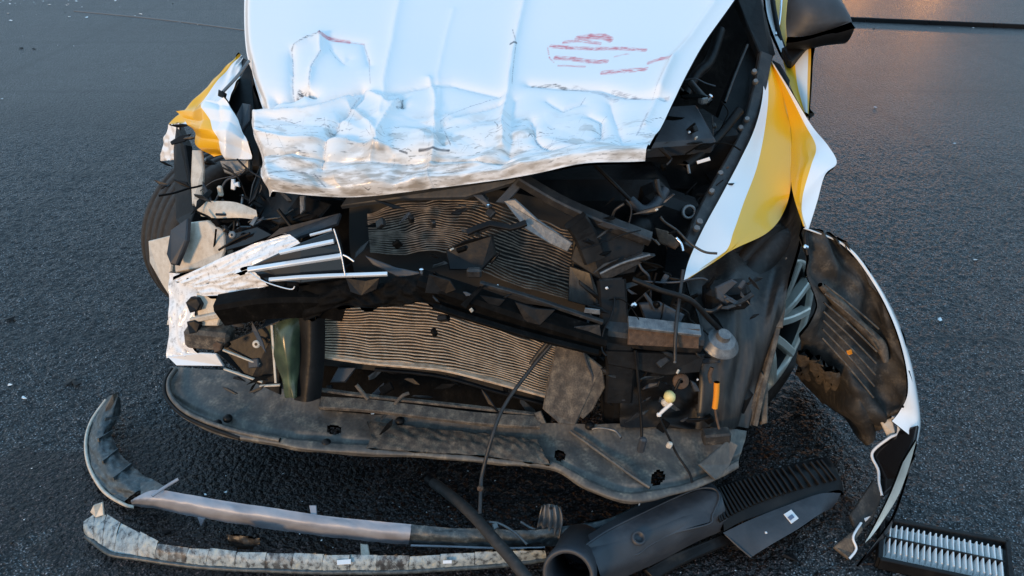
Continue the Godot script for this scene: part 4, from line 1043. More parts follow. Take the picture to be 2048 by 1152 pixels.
func make_left_corner(car: Node3D) -> void:
	# painted remains of the bumper corner
	var b := part(patch(R(4,[-0.779,0.539,-1.527,-0.745,0.543,-1.513,-0.706,0.545,-1.5,-0.667,0.526,-1.481,-0.78,0.493,-1.504,-0.748,0.499,-1.49,-0.718,0.504,-1.477,-0.696,0.505,-1.467,-0.778,0.446,-1.472,-0.755,0.452,-1.463,-0.732,0.458,-1.454,-0.71,0.461,-1.444,-0.781,0.397,-1.444,-0.757,0.403,-1.435,-0.735,0.409,-1.426,-0.715,0.41,-1.421,-0.782,0.372,-1.428,-0.757,0.38,-1.421,-0.726,0.387,-1.415,-0.692,0.394,-1.409]), 40, 60, 0.006, func(u, v): return 0.004 * n_s.get_noise_2d(u * 3, v * 4)), "bumper_remnant", M.scuffed_white, car, "torn white piece of bumper skin under the broken lamp")
	plate(car, "bumper_remnant", M.white, V([-0.778,0.378,-1.424,-0.694,0.4,-1.408,-0.657,0.401,-1.403,-0.645,0.371,-1.398,-0.755,0.365,-1.408]), 0.006)
	part(slab(V([-0.782,0.446,-1.472,-0.77,0.449,-1.472,-0.772,0.436,-1.467,-0.784,0.436,-1.467]), 0.006), "tab", M.cream, b)
	# grille surround, an arrow of white skin
	var g := part(patch(R(4,[-0.755,0.54,-1.49,-0.64,0.603,-1.463,-0.542,0.651,-1.449,-0.465,0.676,-1.444,-0.726,0.538,-1.477,-0.628,0.588,-1.449,-0.541,0.636,-1.431,-0.448,0.671,-1.431,-0.697,0.535,-1.467,-0.622,0.574,-1.44,-0.549,0.613,-1.408,-0.436,0.668,-1.417]), 40, 20, 0.008, func(u, v): return 0.004 * n_s.get_noise_2d(u * 3, v * 4)), "grille_surround", M.scuffed_white, car, "white arrow shaped end of the grille surround")
	part(patch(R(4,[-0.719,0.548,-1.477,-0.642,0.568,-1.449,-0.593,0.591,-1.426,-0.544,0.618,-1.403,-0.697,0.535,-1.463,-0.633,0.554,-1.44,-0.576,0.579,-1.417,-0.524,0.605,-1.389,-0.678,0.523,-1.449,-0.623,0.537,-1.431,-0.564,0.56,-1.408,-0.503,0.589,-1.38]), 30, 20, 0.008, func(u, v): return 0.004 * n_s.get_noise_2d(u * 3, v * 4)), "surround_lower", M.scuffed_white, g)
	# grille piece with chrome blades
	var k := plate(car, "grille", M.gloss_black, V([-0.539,0.632,-1.38,-0.428,0.683,-1.389,-0.359,0.703,-1.408,-0.349,0.667,-1.389,-0.342,0.612,-1.371,-0.433,0.603,-1.362,-0.503,0.61,-1.362]), 0.03, 0.0, "black broken grille corner with bright chrome blades")
	part(bar(V([-0.531,0.638,-1.357,-0.466,0.648,-1.36,-0.416,0.655,-1.363,-0.342,0.663,-1.371]), 0.01, 0.009, Vector3(0, 1, 0.5), 4), "chrome_blade", M.blade, k)
	part(bar(V([-0.464,0.674,-1.364,-0.413,0.684,-1.369,-0.356,0.694,-1.375]), 0.008, 0.007, Vector3(0, 1, 0.5), 3), "chrome_blade", M.blade, k)
	part(bar(V([-0.49,0.619,-1.351,-0.407,0.626,-1.352,-0.327,0.628,-1.354,-0.251,0.631,-1.354]), 0.008, 0.007, Vector3(0, 1, 0.5), 4), "chrome_blade", M.blade, k)
	part(bar(V([-0.403,0.705,-1.38,-0.36,0.714,-1.387]), 0.006, 0.004), "chrome_blade", M.blade, k)
	part(tube(V([-0.354,0.719,-1.38,-0.343,0.679,-1.366,-0.335,0.63,-1.348]), 0.0014, 5), "bright_edge", M.blade, k)
	part(tube(V([-0.335,0.675,-1.352,-0.325,0.672,-1.348,-0.313,0.665,-1.343]), 0.0018, 5), "chrome_sliver", M.blade, k)
	part(tube(V([-0.524,0.639,-1.345,-0.495,0.621,-1.339,-0.446,0.607,-1.334,-0.435,0.614,-1.334]), 0.0014, 5), "bright_edge", M.blade, k)
	# lamp housing plastics
	plate(car, "lamp_housing", M.cream, V([-0.895,0.536,-1.693,-0.828,0.561,-1.674,-0.824,0.508,-1.647,-0.83,0.462,-1.628,-0.837,0.428,-1.615,-0.857,0.448,-1.628,-0.889,0.491,-1.665]), 0.04, 0.004, "cream broken headlamp housing")
	plate(car, "lamp_housing", M.cream, V([-0.759,0.621,-1.619,-0.702,0.631,-1.61,-0.663,0.612,-1.592,-0.658,0.577,-1.564,-0.669,0.546,-1.55,-0.788,0.514,-1.573,-0.794,0.558,-1.601]), 0.03, 0.005)
	plate(car, "dark_strap", M.slate, V([-0.789,0.61,-1.601,-0.743,0.641,-1.601,-0.74,0.603,-1.564,-0.768,0.548,-1.546,-0.783,0.548,-1.55,-0.793,0.567,-1.564]), 0.012, 0.002)
	part(patch(R(4, V4(V([-0.753,0.656,-1.674,-0.702,0.663,-1.647,-0.637,0.668,-1.628,-0.585,0.656,-1.61,-0.742,0.641,-1.656,-0.693,0.648,-1.628,-0.634,0.654,-1.61,-0.582,0.646,-1.601,-0.73,0.624,-1.647,-0.687,0.632,-1.619,-0.622,0.641,-1.601,-0.586,0.636,-1.601]))), 20, 12, 0.03), "reflector_tube", M.cream, car)
	plate(car, "torn_bracket", M.cream, V([-0.782,0.734,-1.794,-0.76,0.734,-1.794,-0.744,0.7,-1.748,-0.749,0.641,-1.702,-0.767,0.632,-1.693,-0.783,0.674,-1.748]), 0.008, 0.003)
	plate(car, "bent_strip", M.dark_metal, V([-0.593,0.727,-1.711,-0.581,0.718,-1.702,-0.59,0.675,-1.638,-0.606,0.663,-1.628,-0.601,0.699,-1.656]), 0.008)
	plate(car, "apron", M.black, V([-0.88,0.746,-1.95,-0.827,0.72,-1.868,-0.792,0.594,-1.748,-0.797,0.548,-1.702,-0.849,0.559,-1.766,-0.893,0.684,-1.932]), 0.02, 0.004)
	plate(car, "bright_bracket", M.grey_metal, V([-0.701,0.723,-1.748,-0.622,0.732,-1.73,-0.625,0.71,-1.72,-0.661,0.695,-1.72,-0.691,0.701,-1.73]), 0.015, 0.004)
	part(slab(V([-0.654,0.706,-1.674,-0.647,0.706,-1.674,-0.646,0.698,-1.67,-0.637,0.701,-1.67,-0.635,0.69,-1.665,-0.644,0.692,-1.665,-0.648,0.682,-1.665,-0.657,0.684,-1.667]), 0.006), "clip", M.sticker, car)
	part(box(Vector3(-0.684, 0.676, -1.674), Vector3(0.012, 0.026, 0.01)), "connector", M.cream, car)
	part(tube(V([-0.676,0.661,-1.656,-0.65,0.648,-1.628,-0.623,0.62,-1.601]), 0.004, 6), "wire", M.black, car)
	part(tube(V([-0.626,0.674,-1.656,-0.627,0.648,-1.628,-0.632,0.62,-1.601]), 0.003, 6), "wire", M.grey_metal, car)
	part(tube(V([-0.666,0.582,-1.555,-0.621,0.612,-1.546,-0.585,0.629,-1.546]), 0.003, 6), "wire", M.black, car)
	part(slab(V([-0.649,0.615,-1.564,-0.611,0.638,-1.564,-0.572,0.638,-1.564,-0.538,0.62,-1.555,-0.59,0.599,-1.546,-0.649,0.584,-1.546]), 0.03), "lamp_bowl", M.gloss_black, car)
	part(lathe([Vector2(0.003, 0.004), Vector2(0.008, 0.004), Vector2(0.009, 0), Vector2(0.008, -0.004)], 14, Transform3D(facing(Vector3(0, 0.5, 1)), Vector3(-0.621, 0.629, -1.536))), "washer", M.grey_metal, car)
	plate(car, "black_cover", M.slate, V([-0.547,0.624,-1.527,-0.513,0.647,-1.536,-0.378,0.679,-1.546,-0.385,0.665,-1.527,-0.46,0.647,-1.5,-0.504,0.627,-1.49]), 0.01, 0.002)
	plate(car, "lamp_frame", M.black, V([-0.628,0.693,-1.748,-0.488,0.684,-1.638,-0.416,0.671,-1.619,-0.439,0.642,-1.601,-0.53,0.627,-1.592,-0.593,0.64,-1.619]), 0.03, 0.006)
	part(slab(V([-0.479,0.695,-1.601,-0.466,0.697,-1.601,-0.467,0.669,-1.582,-0.477,0.659,-1.578]), 0.008), "metal_tab", M.grey_metal, car)
	part(slab(V([-0.59,0.643,-1.564,-0.577,0.658,-1.573,-0.57,0.656,-1.573,-0.58,0.64,-1.559]), 0.005), "bright_strip", M.grey_metal, car)
	part(tube(V([-0.529,0.665,-1.592,-0.501,0.636,-1.573,-0.477,0.614,-1.555]), 0.005, 6), "wire", M.black, car)
	# beam foot, bracket and the tow plug below
	plate(car, "beam_foot", M.cream, V([-0.695,0.527,-1.458,-0.633,0.536,-1.454,-0.638,0.485,-1.435,-0.649,0.46,-1.426,-0.697,0.454,-1.435]), 0.02, 0.003)
	for o in [V([-0.714,0.514,-1.435,-0.701,0.527,-1.438,-0.686,0.525,-1.438,-0.678,0.512,-1.433,-0.685,0.499,-1.426,-0.703,0.495,-1.424]), V([-0.715,0.473,-1.421,-0.697,0.477,-1.423,-0.684,0.469,-1.42,-0.692,0.45,-1.412,-0.709,0.449,-1.41])]: plate(car, "hole_dark_patch", M.black, o, 0.02, 0.002)  # flat black patches painted in for the dark of two ragged holes
	part(bar(V([-0.708,0.47,-1.435,-0.634,0.491,-1.426]), 0.012, 0.012), "brace", M.cream, car)
	part(box(Vector3(-0.676, 0.427, -1.435), Vector3(0.1, 0.05, 0.05), Basis(Vector3.FORWARD, 0.12), 0.008), "frame_stub", M.mud, car)
	part(slab(V([-0.663,0.422,-1.408,-0.652,0.432,-1.408,-0.639,0.428,-1.403,-0.644,0.412,-1.398,-0.659,0.407,-1.398]), 0.008), "rusty_nut", M.rust, car)
	plate(car, "skid_plate", M.black, V([-0.648,0.419,-1.412,-0.503,0.487,-1.408,-0.515,0.322,-1.357,-0.579,0.354,-1.366,-0.647,0.408,-1.389]), 0.01)
	part(lathe([Vector2(0.0035, 0.003), Vector2(0.008, 0.003), Vector2(0.009, 0), Vector2(0.008, -0.004)], 14, Transform3D(facing(Vector3(0, 0.5, 1)), Vector3(-0.55, 0.449, -1.371))), "washer", M.cream, car)
	for s in [V([-0.635,0.418,-1.394,-0.553,0.393,-1.375]), V([-0.636,0.377,-1.38,-0.548,0.358,-1.357]), V([-0.553,0.351,-1.352,-0.507,0.357,-1.348]), V([-0.516,0.486,-1.389,-0.517,0.36,-1.352])]: part(bar(s, 0.005, 0.004), "bright_edge", M.cream, car)
	part(patch(R(4,[-0.528,0.47,-1.394,-0.502,0.494,-1.389,-0.471,0.501,-1.394,-0.446,0.5,-1.412,-0.522,0.441,-1.38,-0.495,0.468,-1.366,-0.469,0.475,-1.371,-0.45,0.468,-1.394,-0.513,0.401,-1.362,-0.488,0.424,-1.348,-0.471,0.428,-1.352,-0.46,0.415,-1.375,-0.5,0.36,-1.348,-0.483,0.376,-1.334,-0.472,0.375,-1.339,-0.467,0.364,-1.357,-0.495,0.331,-1.336,-0.481,0.341,-1.323,-0.471,0.339,-1.325,-0.469,0.328,-1.343]), 20, 40, 0.006, func(u, v): return 0.004 * n_s.get_noise_2d(u * 2, v * 2)), "fog_lamp_shell", M.green_plastic, car, "dark glossy green-black shell standing on the undertray")
	part(patch(R(3, V4(V([-0.457,0.503,-1.398,-0.427,0.521,-1.389,-0.404,0.519,-1.408,-0.466,0.407,-1.371,-0.433,0.422,-1.357,-0.409,0.412,-1.38,-0.479,0.323,-1.339,-0.446,0.328,-1.325,-0.422,0.321,-1.348]))), 14, 20, 0.006), "duct_wall", M.black, car)







func make_tray(car: Node3D) -> void:
	var holes := U([0.306,0.431,0.469,0.444,0.656,0.463,0.831,0.463])
	var sizes := [0.011, 0.0105, 0.011, 0.012]
	var ridge := func(u, v): return 0.006 * smoothstep(0.62, 0.66, v) * smoothstep(0.86, 0.8, v) - 0.008 * smoothstep(0.5, 0.56, v) * smoothstep(0.64, 0.58, v) + 0.004 * n_s.get_noise_2d(u * 10, v * 2)
	var cut := func(u, v):
		for k in 4:
			var d: Vector2 = Vector2(u, v) - holes[k]
			if Vector2(d.x, d.y * 0.16).length() < sizes[k]: return true
		return false
	var tr := part(patch(R(15,[-0.879,0.207,-1.622,-0.777,0.212,-1.607,-0.665,0.216,-1.579,-0.574,0.216,-1.521,-0.466,0.216,-1.482,-0.342,0.216,-1.462,-0.231,0.216,-1.436,-0.11,0.216,-1.406,0.007,0.216,-1.388,0.1,0.221,-1.383,0.191,0.225,-1.374,0.284,0.225,-1.377,0.387,0.225,-1.374,0.465,0.225,-1.367,0.536,0.221,-1.355,-0.88,0.198,-1.587,-0.768,0.198,-1.537,-0.656,0.198,-1.497,-0.563,0.198,-1.468,-0.459,0.198,-1.44,-0.336,0.198,-1.418,-0.228,0.198,-1.403,-0.109,0.198,-1.382,0.007,0.198,-1.364,0.099,0.198,-1.358,0.188,0.198,-1.324,0.275,0.198,-1.301,0.365,0.198,-1.301,0.452,0.198,-1.317,0.53,0.198,-1.344,-0.877,0.189,-1.559,-0.763,0.189,-1.479,-0.65,0.189,-1.432,-0.546,0.189,-1.4,-0.449,0.189,-1.386,-0.329,0.189,-1.365,-0.223,0.189,-1.354,-0.108,0.189,-1.341,0.007,0.189,-1.324,0.091,0.189,-1.308,0.171,0.189,-1.255,0.254,0.189,-1.22,0.348,0.189,-1.235,0.437,0.189,-1.271,0.518,0.189,-1.317,-0.858,0.184,-1.523,-0.772,0.184,-1.442,-0.649,0.184,-1.387,-0.536,0.184,-1.358,-0.439,0.184,-1.339,-0.323,0.184,-1.329,-0.22,0.184,-1.319,-0.106,0.184,-1.309,0.007,0.184,-1.293,0.09,0.184,-1.28,0.166,0.184,-1.219,0.251,0.184,-1.181,0.342,0.184,-1.201,0.435,0.184,-1.24,0.501,0.184,-1.284,-0.858,0.17,-1.52,-0.772,0.17,-1.44,-0.651,0.17,-1.386,-0.538,0.17,-1.356,-0.441,0.17,-1.338,-0.325,0.17,-1.329,-0.221,0.17,-1.319,-0.107,0.17,-1.311,0.007,0.17,-1.294,0.09,0.17,-1.282,0.164,0.17,-1.221,0.252,0.17,-1.183,0.343,0.17,-1.206,0.435,0.17,-1.242,0.499,0.17,-1.286]), 300, 60, 0.008, ridge, cut), "undertray", M.tray, car, "dusty grey plastic undertray torn loose along the front")
	# dried mud plate left on its middle
	part(patch(R(5,[-0.34,0.206,-1.408,-0.202,0.206,-1.383,-0.074,0.206,-1.365,0.007,0.206,-1.351,0.058,0.206,-1.341,-0.324,0.204,-1.36,-0.199,0.204,-1.347,-0.072,0.204,-1.33,0.018,0.204,-1.313,0.071,0.204,-1.3,-0.331,0.195,-1.327,-0.196,0.195,-1.314,-0.072,0.195,-1.302,0.018,0.195,-1.284,0.084,0.195,-1.272]), 60, 14, 0.004, func(u, v): return 0.004 * n_b.get_noise_2d(u * 20, v * 6)), "mud_crust", M.mud, tr)
	for q in V([-0.698,0.195,-1.414,-0.427,0.191,-1.351,-0.678,0.198,-1.43,0.178,0.23,-1.365,-0.264,0.207,-1.41]):
		part(lathe([Vector2(0, 0.006), Vector2(0.006, 0.005), Vector2(0.011, 0.0), Vector2(0.011, -0.006)], 14, Transform3D(facing(Vector3(0, 1, 0.2), Vector3.FORWARD), q)), "push_clip", M.black, tr)
	# edge bead of the round end at the left
	part(tube(V([-0.86,0.217,-1.599,-0.864,0.21,-1.558,-0.842,0.201,-1.509,-0.789,0.197,-1.456,-0.714,0.195,-1.414,-0.635,0.193,-1.384,-0.535,0.191,-1.358]), 0.006, 8, 40), "edge_bead", M.tray, tr)
	part(tube(V([-0.877,0.208,-1.612,-0.879,0.201,-1.566,-0.857,0.19,-1.515,-0.794,0.188,-1.452,-0.714,0.186,-1.407,-0.633,0.184,-1.373]), 0.005, 8, 40), "edge_bead", M.black, tr)
	# fold line across the stepped end
	part(tube(V([0.133,0.217,-1.359,0.197,0.204,-1.302,0.257,0.199,-1.237,0.294,0.193,-1.205]), 0.004, 6), "pressed_fold", M.tray, tr)
	part(tube(V([0.182,0.23,-1.351,0.199,0.236,-1.348,0.232,0.236,-1.338,0.244,0.23,-1.321]), 0.003, 6), "wire_handle", M.grey_metal, car)
	plate(car, "torn_corner", M.tray, V([0.402,0.23,-1.234,0.478,0.248,-1.293,0.498,0.239,-1.287,0.48,0.202,-1.264,0.438,0.193,-1.227]), 0.006, 0.004)
	# lower crossmember in front of the wheels, bright torn edge
	part(slab(V([-0.465,0.31,-1.509,0.104,0.249,-1.49,0.091,0.163,-1.426,-0.456,0.217,-1.435]), 0.02), "gap_backing", M.beam, car)  # black slab added behind the opening so that it reads as dark
	part(box(Vector3(-0.2, 0.27, -1.56), Vector3(0.62, 0.06, 0.08), Basis.IDENTITY, 0.01), "lower_crossmember", M.black, car)
	part(bar(V([-0.437,0.328,-1.371,-0.317,0.312,-1.366,-0.195,0.299,-1.362,-0.072,0.286,-1.357,0.065,0.277,-1.343]), 0.01, 0.006, Vector3.UP, 14), "torn_rail", M.mud, car)
	part(bar(V([-0.427,0.304,-1.352,-0.316,0.299,-1.348,-0.193,0.287,-1.339,-0.071,0.273,-1.334,0.062,0.27,-1.325]), 0.03, 0.012, Vector3(0, 1, 0.3), 14), "lower_rail", M.mud, car)
	part(bar(V([-0.307,0.363,-1.398,-0.161,0.351,-1.389,-0.027,0.312,-1.38,0.075,0.286,-1.371]), 0.01, 0.005, Vector3.UP, 10), "hose_edge", M.black, car)
	part(tube(V([-0.344,0.347,-1.362,-0.334,0.334,-1.357,-0.318,0.318,-1.348]), 0.005, 6), "torn_wire", M.mud, car)
	part(tube(V([-0.261,0.301,-1.352,-0.243,0.32,-1.357,-0.229,0.324,-1.362]), 0.004, 6), "torn_wire", M.mud, car)
	part(slab(V([0.049,0.29,-1.334,0.064,0.296,-1.334,0.075,0.273,-1.32,0.06,0.271,-1.32]), 0.006), "bracket", M.mud, car)
	part(slab(V([-0.394,0.354,-1.417,-0.353,0.354,-1.417,-0.378,0.326,-1.398,-0.412,0.326,-1.398]), 0.01), "inner_rib", M.slate, car)



func make_side(car: Node3D) -> void:
	# door shoulder, window line, pillar and the wing mirror
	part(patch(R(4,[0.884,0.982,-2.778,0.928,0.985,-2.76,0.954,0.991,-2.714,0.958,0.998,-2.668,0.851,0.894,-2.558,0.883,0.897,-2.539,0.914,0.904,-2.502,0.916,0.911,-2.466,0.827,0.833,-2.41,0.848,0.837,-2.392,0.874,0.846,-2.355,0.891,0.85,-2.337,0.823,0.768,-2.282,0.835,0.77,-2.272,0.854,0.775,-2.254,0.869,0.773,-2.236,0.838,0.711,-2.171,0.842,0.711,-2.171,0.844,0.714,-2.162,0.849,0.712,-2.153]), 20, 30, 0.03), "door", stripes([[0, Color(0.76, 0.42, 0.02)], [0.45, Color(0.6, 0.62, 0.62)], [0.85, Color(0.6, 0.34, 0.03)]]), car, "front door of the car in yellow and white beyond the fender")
	part(box(Vector3(0.72, 0.35, -3.3), Vector3(0.3, 0.4, 1.7), Basis.IDENTITY, 0.05), "sill", M.black, car)
	part(patch(R(2,[0.821,0.998,-2.668,0.849,0.998,-2.668,0.806,0.914,-2.53,0.827,0.914,-2.53,0.815,0.848,-2.41,0.83,0.851,-2.41,0.823,0.813,-2.337,0.831,0.818,-2.337]), 8, 20, 0.02), "window_pillar", M.white, car)
	part(tube(V([0.828,0.99,-2.622,0.826,0.881,-2.466,0.839,0.822,-2.392]), 0.008, 6), "window_seal", M.black, car)
	part(tube(V([0.884,0.983,-2.668,0.845,0.901,-2.521,0.816,0.87,-2.447]), 0.004, 6), "chrome_strip", M.chrome, car)
	part(slab(V([0.763,0.834,-2.282,0.781,0.827,-2.263,0.805,0.79,-2.226,0.798,0.777,-2.208,0.779,0.79,-2.226]), 0.006), "shut_line_seal", M.black, car)
	part(slab(V([0.877,0.828,-2.355,0.899,0.842,-2.374,0.896,0.828,-2.355,0.88,0.815,-2.337]), 0.008), "door_handle_recess", M.black, car)
	# the rest of the body behind the raised hood
	var low := PackedVector3Array()
	for q in [[0.8, 0.28, -2.7], [0.84, 0.6, -2.7], [0.78, 0.93, -2.7], [0.8, 0.28, -5.15], [0.84, 0.6, -5.2], [0.76, 0.98, -5.1]]:
		low.append(Vector3(q[0] - 0.04, q[1], q[2])); low.append(Vector3(-q[0] - 0.04, q[1], q[2]))
	part(hull(low), "rear_body", M.white, car)
	var cab := PackedVector3Array()
	for q in [[0.76, 0.92, -2.78], [0.6, 1.42, -3.45], [0.6, 1.44, -4.7], [0.74, 0.97, -5.08]]:
		cab.append(Vector3(q[0] - 0.04, q[1], q[2])); cab.append(Vector3(-q[0] - 0.04, q[1], q[2]))
	part(hull(cab), "cabin_glass", M.gloss_black, car)
	part(patch([V([-0.66, 1.43, -3.42, -0.04, 1.46, -3.38, 0.58, 1.43, -3.42]), V([-0.68, 1.47, -4.0, -0.04, 1.51, -4.0, 0.6, 1.47, -4.0]), V([-0.66, 1.46, -4.75, -0.04, 1.49, -4.8, 0.58, 1.46, -4.75])], 16, 16, 0.03), "roof", M.white, car)
	for x in [-1.0, 1.0]:
		part(bar(PackedVector3Array([Vector3(x * 0.76 - 0.04, 0.95, -2.76), Vector3(x * 0.62 - 0.04, 1.45, -3.42)]), 0.05, 0.05), "windscreen_pillar", M.white, car)
		part(bar(PackedVector3Array([Vector3(x * 0.77 - 0.04, 0.97, -4.95), Vector3(x * 0.62 - 0.04, 1.46, -4.7)]), 0.07, 0.06), "rear_pillar", M.white, car)
		part(lathe([Vector2(0, 0.09), Vector2(0.18, 0.09), Vector2(0.26, 0.085), Vector2(0.28, 0.06), Vector2(0.28, -0.06), Vector2(0.26, -0.085), Vector2(0, -0.09)], 32, Transform3D(facing(Vector3(x, 0, 0)), Vector3(x * 0.79 - 0.04, 0.28, -4.45))), "rear_tyre", M.rubber, car)
	var root := Node3D.new()
	root.name = "wing_mirror"
	car.add_child(root, true)
	root.position = -bases[car]
	root.set_meta("label", "dark grey wing mirror on its stalk")
	part(patch(R(4,[0.83,1.016,-2.447,0.869,1.032,-2.429,0.924,1.021,-2.41,0.968,0.989,-2.392,0.822,0.965,-2.41,0.864,0.978,-2.374,0.932,0.973,-2.364,0.99,0.949,-2.355,0.815,0.922,-2.374,0.864,0.927,-2.346,0.931,0.929,-2.337,0.995,0.93,-2.337,0.816,0.886,-2.346,0.865,0.892,-2.328,0.925,0.907,-2.328,0.986,0.929,-2.328]), 24, 24, 0.03, func(u, v): return 0.028 * sin(PI * u) * sin(PI * v)), "mirror_housing", M.slate, root)
	part(patch(R(4,[0.816,0.886,-2.346,0.865,0.892,-2.328,0.925,0.909,-2.328,0.989,0.932,-2.328,0.828,0.87,-2.364,0.874,0.88,-2.346,0.928,0.891,-2.346,0.989,0.895,-2.355,0.875,0.85,-2.484,0.923,0.863,-2.484,0.979,0.878,-2.484,1.036,0.89,-2.484]), 24, 10, 0.03), "mirror_underside", M.black, root)
	part(slab(V([0.81,0.853,-2.355,0.879,0.883,-2.374,0.917,0.887,-2.355,0.875,0.856,-2.337,0.827,0.826,-2.3,0.815,0.829,-2.3]), 0.03), "mirror_stalk", M.black, root)





# torn wires, clips and plastic splinters hanging in the gaps of the smashed front
func make_clutter(car: Node3D) -> void:
	var zones := [[Vector3(0.378, 0.83, -2.024), Vector3(0.554, 0.594, -1.748), 30], [Vector3(0.163, 0.744, -1.49), Vector3(0.347, 0.505, -1.38), 44], [Vector3(-0.735, 0.727, -1.711), Vector3(-0.434, 0.615, -1.564), 36], [Vector3(0.198, 0.447, -1.352), Vector3(0.44, 0.264, -1.325), 24], [Vector3(-0.421, 0.361, -1.408), Vector3(0.074, 0.248, -1.343), 22], [Vector3(-0.36, 0.717, -1.527), Vector3(-0.026, 0.552, -1.426), 26], [Vector3(-0.859, 0.777, -1.895), Vector3(-0.758, 0.611, -1.711), 12], [Vector3(-0.632, 0.48, -1.398), Vector3(-0.513, 0.326, -1.352), 10], [Vector3(-0.166, 0.618, -1.352), Vector3(0.182, 0.484, -1.316), 12], [Vector3(0.382, 0.571, -1.435), Vector3(0.544, 0.401, -1.38), 12]]
	var dark := [M.black, M.dark_metal, M.beam, M.black, M.guard, M.beam, M.slate]
	for z in zones:
		for k in z[2]:
			var q := Vector3(lerpf(z[0].x, z[1].x, rng.randf()), 0, 0)
			var t := rng.randf()
			q.y = lerpf(z[0].y, z[1].y, t)
			q.z = lerpf(z[0].z, z[1].z, t) + rng.randf_range(-0.02, 0.02)
			var kind := rng.randf()
			var m: Material = dark[rng.randi() % dark.size()]
			if kind < 0.3 and (z == zones[0] or z == zones[1] or z == zones[2]):
				var l := PackedVector3Array([q])
				var d := Vector3(rng.randf_range(-1, 1), rng.randf_range(-1, 0.3), rng.randf_range(-0.2, 0.3)).normalized()
				for s in 5:
					d = (d + Vector3(rng.randf_range(-0.7, 0.7), rng.randf_range(-0.7, 0.4), rng.randf_range(-0.3, 0.3))).normalized()
					l.append(l[l.size() - 1] + d * rng.randf_range(0.012, 0.045))
				part(tube(l, rng.randf_range(0.0012, 0.0035), 5), "torn_wire", m, car)
			elif kind < 0.8:
				var o := PackedVector3Array()
				var bs := facing(Vector3(rng.randf_range(-0.6, 0.6), rng.randf_range(-0.1, 0.9), 1))
				var sz := rng.randf_range(0.005, 0.019)
				var n := rng.randi_range(5, 8)
				var tw := rng.randf_range(-0.9, 0.9)
				for s in n:
					var a := TAU * (s + rng.randf_range(-0.4, 0.4)) / n
					o.append(q + bs * (Vector3(cos(a) * 2.3 * cos(tw) - sin(a) * 0.5 * sin(tw), cos(a) * 2.3 * sin(tw) + sin(a) * 0.5 * cos(tw), 0) * sz * rng.randf_range(0.5, 1.2)))
				part(slab(o, rng.randf_range(0.002, 0.006), 0.002), "splinter", m, car)
			elif kind < 0.93:
				part(box(q, Vector3(rng.randf_range(0.01, 0.03), rng.randf_range(0.008, 0.02), rng.randf_range(0.008, 0.02)), Basis.from_euler(Vector3(rng.randf(), rng.randf(), rng.randf())), 0.002), "housing_piece", m, car)
			else:
				part(box(q + Vector3(0, 0, 0.01), Vector3(rng.randf_range(0.004, 0.01), rng.randf_range(0.004, 0.009), 0.004), Basis.from_euler(Vector3(rng.randf(), rng.randf(), rng.randf())), 0.001), "clip", [M.grey_metal, M.cream, M.sticker, M.rust][rng.randi() % 4], car)

# ---------------------------------------------------------------- torn bumper corner leaning at the wheel


